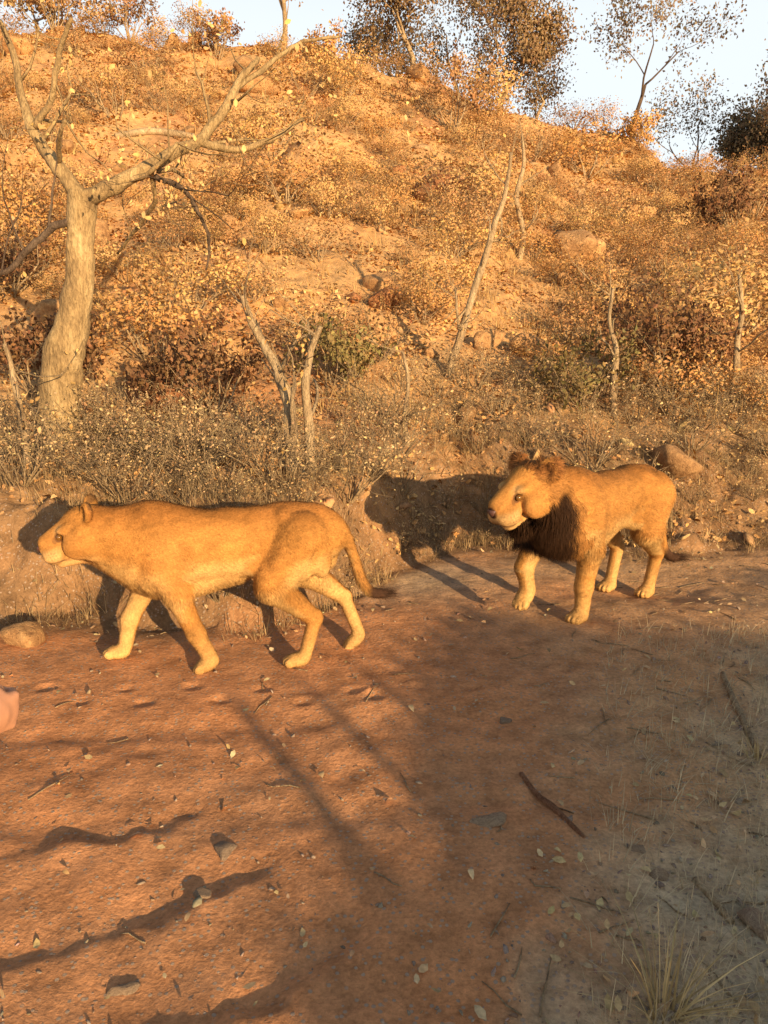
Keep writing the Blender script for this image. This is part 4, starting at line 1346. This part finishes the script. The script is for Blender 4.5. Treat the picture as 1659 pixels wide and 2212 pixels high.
        c = c * (1 - 0.35 * w[:, None]) + np.array([0.36, 0.165, 0.055]) * 0.35 * w[:, None]
        m_ = 0.16 * noise3(P[:, 0] * 20 + seed, P[:, 1] * 55, P[:, 2] * 45 + P[:, 0] * 12, 94)
        m = 1 + m_ + 0.18 * noise3(P[:, 0] * 5 + seed, P[:, 1] * 5, P[:, 2] * 5, 91) + 0.08 * noise3(P[:, 0] * 17 + seed, P[:, 1] * 17, P[:, 2] * 17, 92)
        return np.clip(c * m[:, None], 0.01, 0.95)
    t = thing(name, label, 'lion', loc, rotz, 'lions walking along the path')
    t.scale = (scale * stretch[0], scale, scale * stretch[1])
    t.rotation_euler = (0, tilt, rotz)
    obj('body', mesh_np('lion_body', V, Q, True, coat(V, nrm)), M_COAT, t)
    rng = np.random.default_rng(seed)
    # short coat hairs following the lie of the fur
    A = np.linalg.norm(np.cross(V[Q[:, 2]] - V[Q[:, 0]], V[Q[:, 3]] - V[Q[:, 1]]), axis=1)
    def hairs(nh, weight, length, width, lift, flow, colf, hname):
        w = A * weight
        fi = rng.choice(len(Q), nh, p=w / w.sum())
        a, b = rng.random((nh, 1)), rng.random((nh, 1))
        P = (V[Q[fi, 0]] * (1 - a) + V[Q[fi, 1]] * a) * (1 - b) + (V[Q[fi, 3]] * (1 - a) + V[Q[fi, 2]] * a) * b
        nn = nrm[Q[fi, 0]]
        fl = flow(P) + rng.normal(0, 0.22, (nh, 3))
        fl = fl - nn * (fl * nn).sum(1)[:, None]
        fl /= np.linalg.norm(fl, axis=1)[:, None] + 1e-6
        ln = length(P) * rng.uniform(0.6, 1.2, nh)
        d = fl * (1 - lift) + nn * lift
        side = np.cross(d, nn)
        side /= np.linalg.norm(side, axis=1)[:, None] + 1e-6
        ang = rng.uniform(-0.7, 0.7, (nh, 1))
        side = side * np.cos(ang) + nn * np.sin(ang)
        wd = width * rng.uniform(0.7, 1.3, (nh, 1))
        mid = P + d * (ln * 0.55)[:, None]
        tip = P + d * ln[:, None] * 0.9 + fl * (ln * 0.12)[:, None] + np.array([0, 0, -0.10]) * ln[:, None]
        VV = np.stack([P - nn * 0.003 - side * wd, P - nn * 0.003 + side * wd, mid + side * wd * 0.8, mid - side * wd * 0.8, tip], 1).reshape(-1, 3)
        base = np.arange(nh)[:, None] * 5
        c = colf(P, nn) * rng.uniform(0.66, 1.28, (nh, 1))
        me = mesh_np(hname, VV, [base + np.array([0, 1, 2, 3]), base + np.array([3, 2, 4])], True, np.repeat(c, 5, 0))
        me.normals_split_custom_set_from_vertices(np.repeat(nn + 0.20 * rng.normal(0, 1, nn.shape), 5, 0))
        return me
    def flow(P):
        f = np.tile(np.array([-1.0, 0, -0.35]), (len(P), 1))
        leg = sstep((0.52 - P[:, 2]) / 0.1)[:, None]
        f = f * (1 - leg) + np.array([-0.15, 0, -1.0]) * leg
        hd = sstep((P[:, 0] - 0.66) / 0.08)[:, None] * (P[:, 2] > 0.5)[:, None]
        return f * (1 - hd) + hd * (-Mr[:3, 0] * 1.0 + np.array([0, 0, -0.25]))
    fc = V[Q].mean(1)
    pf = (fc - hp) @ Mr[:3, :3] / head_s
    wface = 1 - 0.65 * ((pf[:, 0] > 0.08) & (np.abs(pf[:, 1]) < 0.12) & (np.abs(pf[:, 2]) < 0.14))
    def ln_coat(P):
        pp = (P - hp) @ Mr[:3, :3] / head_s
        face = sstep((pp[:, 0] - 0.02) / 0.06) * (np.abs(pp[:, 1]) < 0.14) * (np.abs(pp[:, 2]) < 0.15)
        bel = sstep((0.50 - np.abs(P[:, 2] - 0.46) * 6) / 0.5) * 0.8
        leg = sstep((0.42 - P[:, 2]) / 0.1)
        ruff = sstep((0.16 - np.sqrt(((pp - np.array([-0.08, 0, -0.08])) ** 2).sum(1))) / 0.08)
        return 0.022 * (1 - 0.68 * face) * (1 + bel) * (1 - 0.5 * leg) * (1 + 0.7 * ruff)
    me = hairs(100000, wface, ln_coat, 0.0011, 0.34, flow, coat, 'coat')
    ho = obj('coat', me, M_HAIR, t)
    ho['kind'] = 'stuff'
    # tail tuft
    te, tb = np.array(tail[-1]), np.array(tail[-2])
    dirt = (te - tb) / np.linalg.norm(te - tb)
    nt_ = 500
    P = te - dirt * rng.uniform(0, 0.09, (nt_, 1)) + rng.normal(0, 0.008, (nt_, 3))
    T = P + dirt * rng.uniform(0.05, 0.11, (nt_, 1)) + rng.normal(0, 0.022, (nt_, 3))
    s = np.cross(dirt, rng.normal(0, 1, (nt_, 3)))
    s = s / np.linalg.norm(s, axis=1)[:, None] * 0.002
    obj('tail_tuft', mesh_np('tail_tuft', np.stack([P - s, P + s, T], 1).reshape(-1, 3), np.arange(nt_ * 3).reshape(-1, 3), False,
        np.tile([0.06, 0.033, 0.02], (nt_ * 3, 1))), M_HAIR, t)
    # mane of a young male: dark hair hanging from jaw, throat and chest, a brown crest on the nape
    if male:
        def in_mane(P):
            pp = (P - hp) @ Mr[:3, :3] / head_s
            e = noise3(P[:, 0] * 11, P[:, 1] * 11, P[:, 2] * 11, 95) * 0.05
            ring = sstep((0.015 + 2.6 * np.clip(-pp[:, 2] - 0.065, 0, 0.045) - pp[:, 0] + 0.3 * e) / 0.05) * sstep((pp[:, 0] + 0.185 + 0.8 * e) / 0.08)
            return ring * (0.55 + 0.65 * sstep((-pp[:, 2] - 0.02) / 0.06)) * (P[:, 2] > 0.48) * (pp[:, 2] < 0.15)
        def mane_col(P, nn):
            pp = (P - hp) @ Mr[:3, :3] / head_s
            e = noise3(P[:, 0] * 9, P[:, 1] * 9, P[:, 2] * 9, 96) * 0.04
            d = (sstep((-pp[:, 2] + 0.0 + e + 0.30 * (pp[:, 0] + 0.05)) / 0.035) * sstep((pp[:, 0] + 0.125 + e) / 0.04))[:, None]
            t_ = sstep((pp[:, 2] - 0.05) / 0.06)[:, None]
            c = np.array([0.38, 0.175, 0.047]) * (1 - t_) + np.array([0.24, 0.10, 0.03]) * t_
            return c * (1 - d) + np.array([0.034, 0.015, 0.006]) * d
        def ln_mane(P):
            pp = (P - hp) @ Mr[:3, :3] / head_s
            return 0.050 + 0.080 * sstep((-pp[:, 2] - 0.03) / 0.06) * sstep((pp[:, 0] + 0.18) / 0.08) + 0.02 * sstep((pp[:, 2] - 0.05) / 0.05)
        def fl_mane(P):
            pp = (P - hp) @ Mr[:3, :3] / head_s
            dn_ = sstep((0.06 - pp[:, 2]) / 0.12)[:, None]
            return np.array([-1.0, 0, 0.0]) * (1 - dn_) + (-0.30 * Mr[:3, 0] + np.array([0, 0, -1.0])) * dn_
        me = hairs(46000, in_mane(fc) + 1e-9, ln_mane, 0.0016, 0.34, fl_mane, mane_col, 'mane')
        obj('mane', me, M_HAIR, t)['label'] = 'short mane, tawny on the neck and dark brown under jaw and throat'
    # eyes and nose
    import bmesh
    for s in (-1, 1):
        bm = bmesh.new()
        bmesh.ops.create_uvsphere(bm, u_segments=14, v_segments=10, radius=0.0150 * head_s)
        me = bpy.data.meshes.new('eye')
        bm.to_mesh(me)
        bm.free()
        me.polygons.foreach_set('use_smooth', np.ones(len(me.polygons), bool))
        obj('eye', me, M_EYE, t, loc=hpnt((0.1075, 0.0590 * s, 0.027)))
    b = Buf()
    ring = [(0.234, 0.027, 0.004), (0.240, 0.0, 0.007), (0.234, -0.027, 0.004), (0.238, -0.017, -0.016), (0.236, 0, -0.030), (0.238, 0.017, -0.016)]
    ctr = [(0.245, 0, -0.008)]
    bk = [(0.205, y * 0.9, z) for x, y, z in ring]
    b.add(np.array([hpnt(p) for p in ring + ctr + bk]), [[i, (i + 1) % 6, 7 + (i + 1) % 6, 7 + i] for i in range(6)], [[6, (i + 1) % 6, i] for i in range(6)])
    obj('nose', b.mesh('nose'), M_NOSE, t)
    return t
def paw(F, pw, y):
    x, z, pit = pw
    Rm = rotm(0, pit)
    c = np.array([x, y, z])
    F.ell(c, (0.072, 0.054, 0.038), 0.03, Rm)
    for j, ty in enumerate((-0.036, -0.013, 0.013, 0.036)):
        q = c + Rm @ np.array([0.058 - 0.012 * (abs(ty) > 0.02), ty, -0.008])
        F.ell(q, (0.033, 0.0158, 0.026), 0.004, Rm)

# the lioness walking at left, near legs closing, far legs spread
LX, LY = -0.87, 4.15
lion('lioness', 'tawny lioness walking left with lowered head, nearest the camera', (LX, LY, Hs(LX, LY) - 0.005), R(187), 0.985,
     head_pos=(0.825, 0.0, 0.755), head_yaw=R(8), head_pitch=R(14), head_s=1.07,
     fore=[(1, ((0.38, 0.64), (0.295, 0.44), (0.205, 0.22), (0.135, 0.085), (0.150, 0.042, 0.30))),
           (-1, ((0.46, 0.64), (0.50, 0.45), (0.63, 0.23), (0.665, 0.085), (0.715, 0.040, -0.05)))],
     hind=[(1, ((-0.43, 0.70), (-0.245, 0.475), (-0.495, 0.275), (-0.435, 0.075), (-0.385, 0.038, 0.0))),
           (-1, ((-0.48, 0.70), (-0.44, 0.47), (-0.690, 0.305), (-0.775, 0.10), (-0.750, 0.045, 0.55)))],
     tail=[(-0.58, 0, 0.80), (-0.68, 0, 0.72), (-0.74, 0.02, 0.58), (-0.78, 0.04, 0.46), (-0.84, 0.05, 0.385), (-0.93, 0.05, 0.375)],
     male=False, seed=4, slim=0.97, stretch=(0.96, 1.07))
# the young male turning towards the camera at right
MX, MY = 1.50, 5.20
lion('lion', 'lion with dark brown throat mane walking toward the camera, right of the lioness', (MX, MY, Hs(1.36, 4.85) - 0.05), R(180 + 46), 1.12,
     head_pos=(0.76, -0.08, 0.78), head_yaw=R(-12), head_pitch=R(20), head_s=1.18,
     fore=[(1, ((0.42, 0.64), (0.37, 0.44), (0.385, 0.22), (0.37, 0.085), (0.41, 0.040, 0.0))),
           (-1, ((0.46, 0.64), (0.53, 0.47), (0.65, 0.32), (0.60, 0.19), (0.63, 0.140, 0.7)))],
     hind=[(1, ((-0.45, 0.70), (-0.34, 0.47), (-0.57, 0.29), (-0.53, 0.075), (-0.49, 0.038, 0.0))),
           (-1, ((-0.46, 0.70), (-0.28, 0.48), (-0.50, 0.30), (-0.43, 0.075), (-0.39, 0.040, 0.0)))],
     tail=[(-0.58, 0, 0.80), (-0.67, 0.02, 0.70), (-0.70, 0.05, 0.56), (-0.70, 0.08, 0.42), (-0.71, 0.11, 0.31), (-0.74, 0.15, 0.25), (-0.77, 0.19, 0.25)],
     male=True, seed=9, slim=0.97, tilt=R(-4.5))

# ------------------------------------------------------------------ a walker beside the viewpoint: only the right hand reaches into the picture
M_SKIN = mat_attr('skin', 0.5, 0, 45, 0.06, 0.001, 0.35)
def walker():
    F = Field((-0.36, -0.30, -0.02), (0.46, 0.34, 1.80), 0.0072)
    F.cone((0, 0, 1.02), (0, 0, 1.20), 0.135, 0.135, 0.06, 1.0)
    F.ell((0, 0, 0.95), (0.17, 0.125, 0.14), 0.06)
    F.ell((0, 0.0, 1.30), (0.175, 0.115, 0.17), 0.06)
    F.cone((-0.15, -0.01, 1.40), (0.15, -0.01, 1.40), 0.065, 0.065, 0.06)
    F.cone((0, 0, 1.42), (0, 0.015, 1.54), 0.062, 0.055, 0.04)
    F.ell((0, 0.025, 1.64), (0.076, 0.098, 0.112), 0.02)
    F.ell((0, 0.075, 1.585), (0.048, 0.045, 0.055), 0.02)
    F.cone((0, 0.118, 1.655), (0, 0.138, 1.615), 0.012, 0.017, 0.012)
    for s in (-1, 1):
        F.ell((0.078 * s, 0.01, 1.635), (0.012, 0.022, 0.032), 0.01)
        F.ell((0.034 * s, 0.112, 1.652), (0.016, 0.010, 0.010), 0.006, None, True)
        F.chain([(0.095 * s, 0, 0.92), (0.105 * s, 0.02, 0.50), (0.105 * s, -0.015, 0.10)], [0.095, 0.060, 0.040], 0.03)
        F.ell((0.106 * s, -0.012, 0.36), (0.055, 0.06, 0.12), 0.03)
        F.ell((0.108 * s, 0.055, 0.035), (0.045, 0.125, 0.036), 0.03)
    def arm(s, sh, el, wr, hd, fw):
        F.chain([sh, el, wr], [0.055, 0.042, 0.028], 0.03)
        w, h = np.array(wr), np.array(hd)
        ax = (h - w) / np.linalg.norm(h - w)
        fw = np.array(fw, float)
        fw = fw - ax * (fw @ ax)
        fw /= np.linalg.norm(fw)
        out = np.cross(ax, fw) * s
        pc = w + ax * 0.052
        F.chain([w, w + ax * 0.03], [0.027, 0.028], 0.02)
        F.ell(pc, (0.019, 0.041, 0.050), 0.015, np.stack([out, fw, ax], 1))
        for j, (o_, l_) in enumerate(((0.030, 0.078), (0.010, 0.088), (-0.011, 0.082), (-0.030, 0.064))):
            b0 = w + ax * 0.088 + fw * o_
            b1 = b0 + (ax * 0.72 - out * 0.68) * l_ * 0.44
            b2 = b1 + (-ax * 0.25 - out * 0.92) * l_ * 0.34
            b3 = b2 + (-ax * 0.90 - out * 0.30) * l_ * 0.27
            F.chain([b0 - ax * 0.02, b0, b1, b2, b3], [0.0095, 0.0098, 0.0088, 0.0082, 0.0070], 0.006)
        t0 = w + ax * 0.022 + fw * 0.022
        t1 = t0 + (fw * 0.45 + ax * 0.75 - out * 0.45) * 0.038
        t2 = t1 + (fw * 0.0 + ax * 0.85 - out * 0.5) * 0.032
        t3 = t2 + (-fw * 0.3 + ax * 0.85 - out * 0.5) * 0.026
        F.chain([t0, t1, t2, t3], [0.017, 0.0125, 0.0110, 0.0090], 0.010)
    arm(1, (0.185, -0.01, 1.39), (0.255, -0.05, 1.12), (0.305, 0.17, 1.145), (0.325, 0.28, 1.115), (0.1, 0.2, 1.0))
    arm(-1, (-0.185, -0.01, 1.39), (-0.25, -0.03, 1.12), (-0.28, 0.05, 0.88), (-0.285, 0.07, 0.76), (-0.15, 0.97, 0.1))
    V, Q = F.surface()
    V = relax(V, Q, 1, 0.4)
    sk = np.tile([0.55, 0.27, 0.15], (len(V), 1))
    t = thing('person', 'walker at the left edge, only a bare hand reaching into view', 'person', (WX, WY, Hs(WX, WY)))
    obj('body', mesh_np('walker_body', V, Q, True, sk), M_SKIN, t)
    G = Field((-0.36, -0.30, 0.4), (0.46, 0.34, 1.80), 0.010)
    G.cone((0, 0, 0.96), (0, 0, 1.20), 0.160, 0.155, 0.06, 1.05)
    G.ell((0, 0, 1.30), (0.195, 0.130, 0.175), 0.06)
    G.cone((-0.16, -0.01, 1.395), (0.16, -0.01, 1.395), 0.075, 0.075, 0.05)
    for s in (-1, 1):
        G.cone((0.185 * s, -0.01, 1.38), (0.222 * s, -0.015, 1.24), 0.072, 0.066, 0.03)
    v, q = G.surface()
    obj('shirt', mesh_np('shirt', relax(v, q, 2), q, True), mat_bark('shirt_cloth', (0.16, 0.15, 0.10), (0.22, 0.20, 0.14), (0.27, 0.25, 0.18), 12, 1.0), t)
    G = Field((-0.36, -0.30, 0.3), (0.46, 0.34, 1.80), 0.010)
    G.ell((0, 0, 0.95), (0.185, 0.145, 0.13), 0.05)
    for s in (-1, 1):
        G.cone((0.095 * s, 0, 0.90), (0.108 * s, 0.012, 0.52), 0.115, 0.088, 0.03)
    v, q = G.surface()
    obj('shorts', mesh_np('shorts', relax(v, q, 2), q, True), mat_bark('shorts_cloth', (0.10, 0.10, 0.09), (0.14, 0.14, 0.12), (0.18, 0.18, 0.15), 12, 1.0), t)
    G = Field((-0.2, -0.2, 1.45), (0.2, 0.25, 1.85), 0.008)
    G.ell((0, 0.005, 1.665), (0.088, 0.105, 0.105), 0.02)
    G.ell((0, 0.10, 1.60), (0.085, 0.07, 0.10), 0.02, None, True)
    v, q = G.surface()
    obj('hair', mesh_np('hair', relax(v, q, 1), q, True), M_BARK_DARK, t)
    import bmesh
    for s in (-1, 1):
        bm = bmesh.new()
        bmesh.ops.create_uvsphere(bm, u_segments=10, v_segments=8, radius=0.011)
        me = bpy.data.meshes.new('eye')
        bm.to_mesh(me)
        bm.free()
        obj('eye', me, M_EYE, t, loc=(0.034 * s, 0.106, 1.652))
WX, WY = -1.09, 1.20
walker()
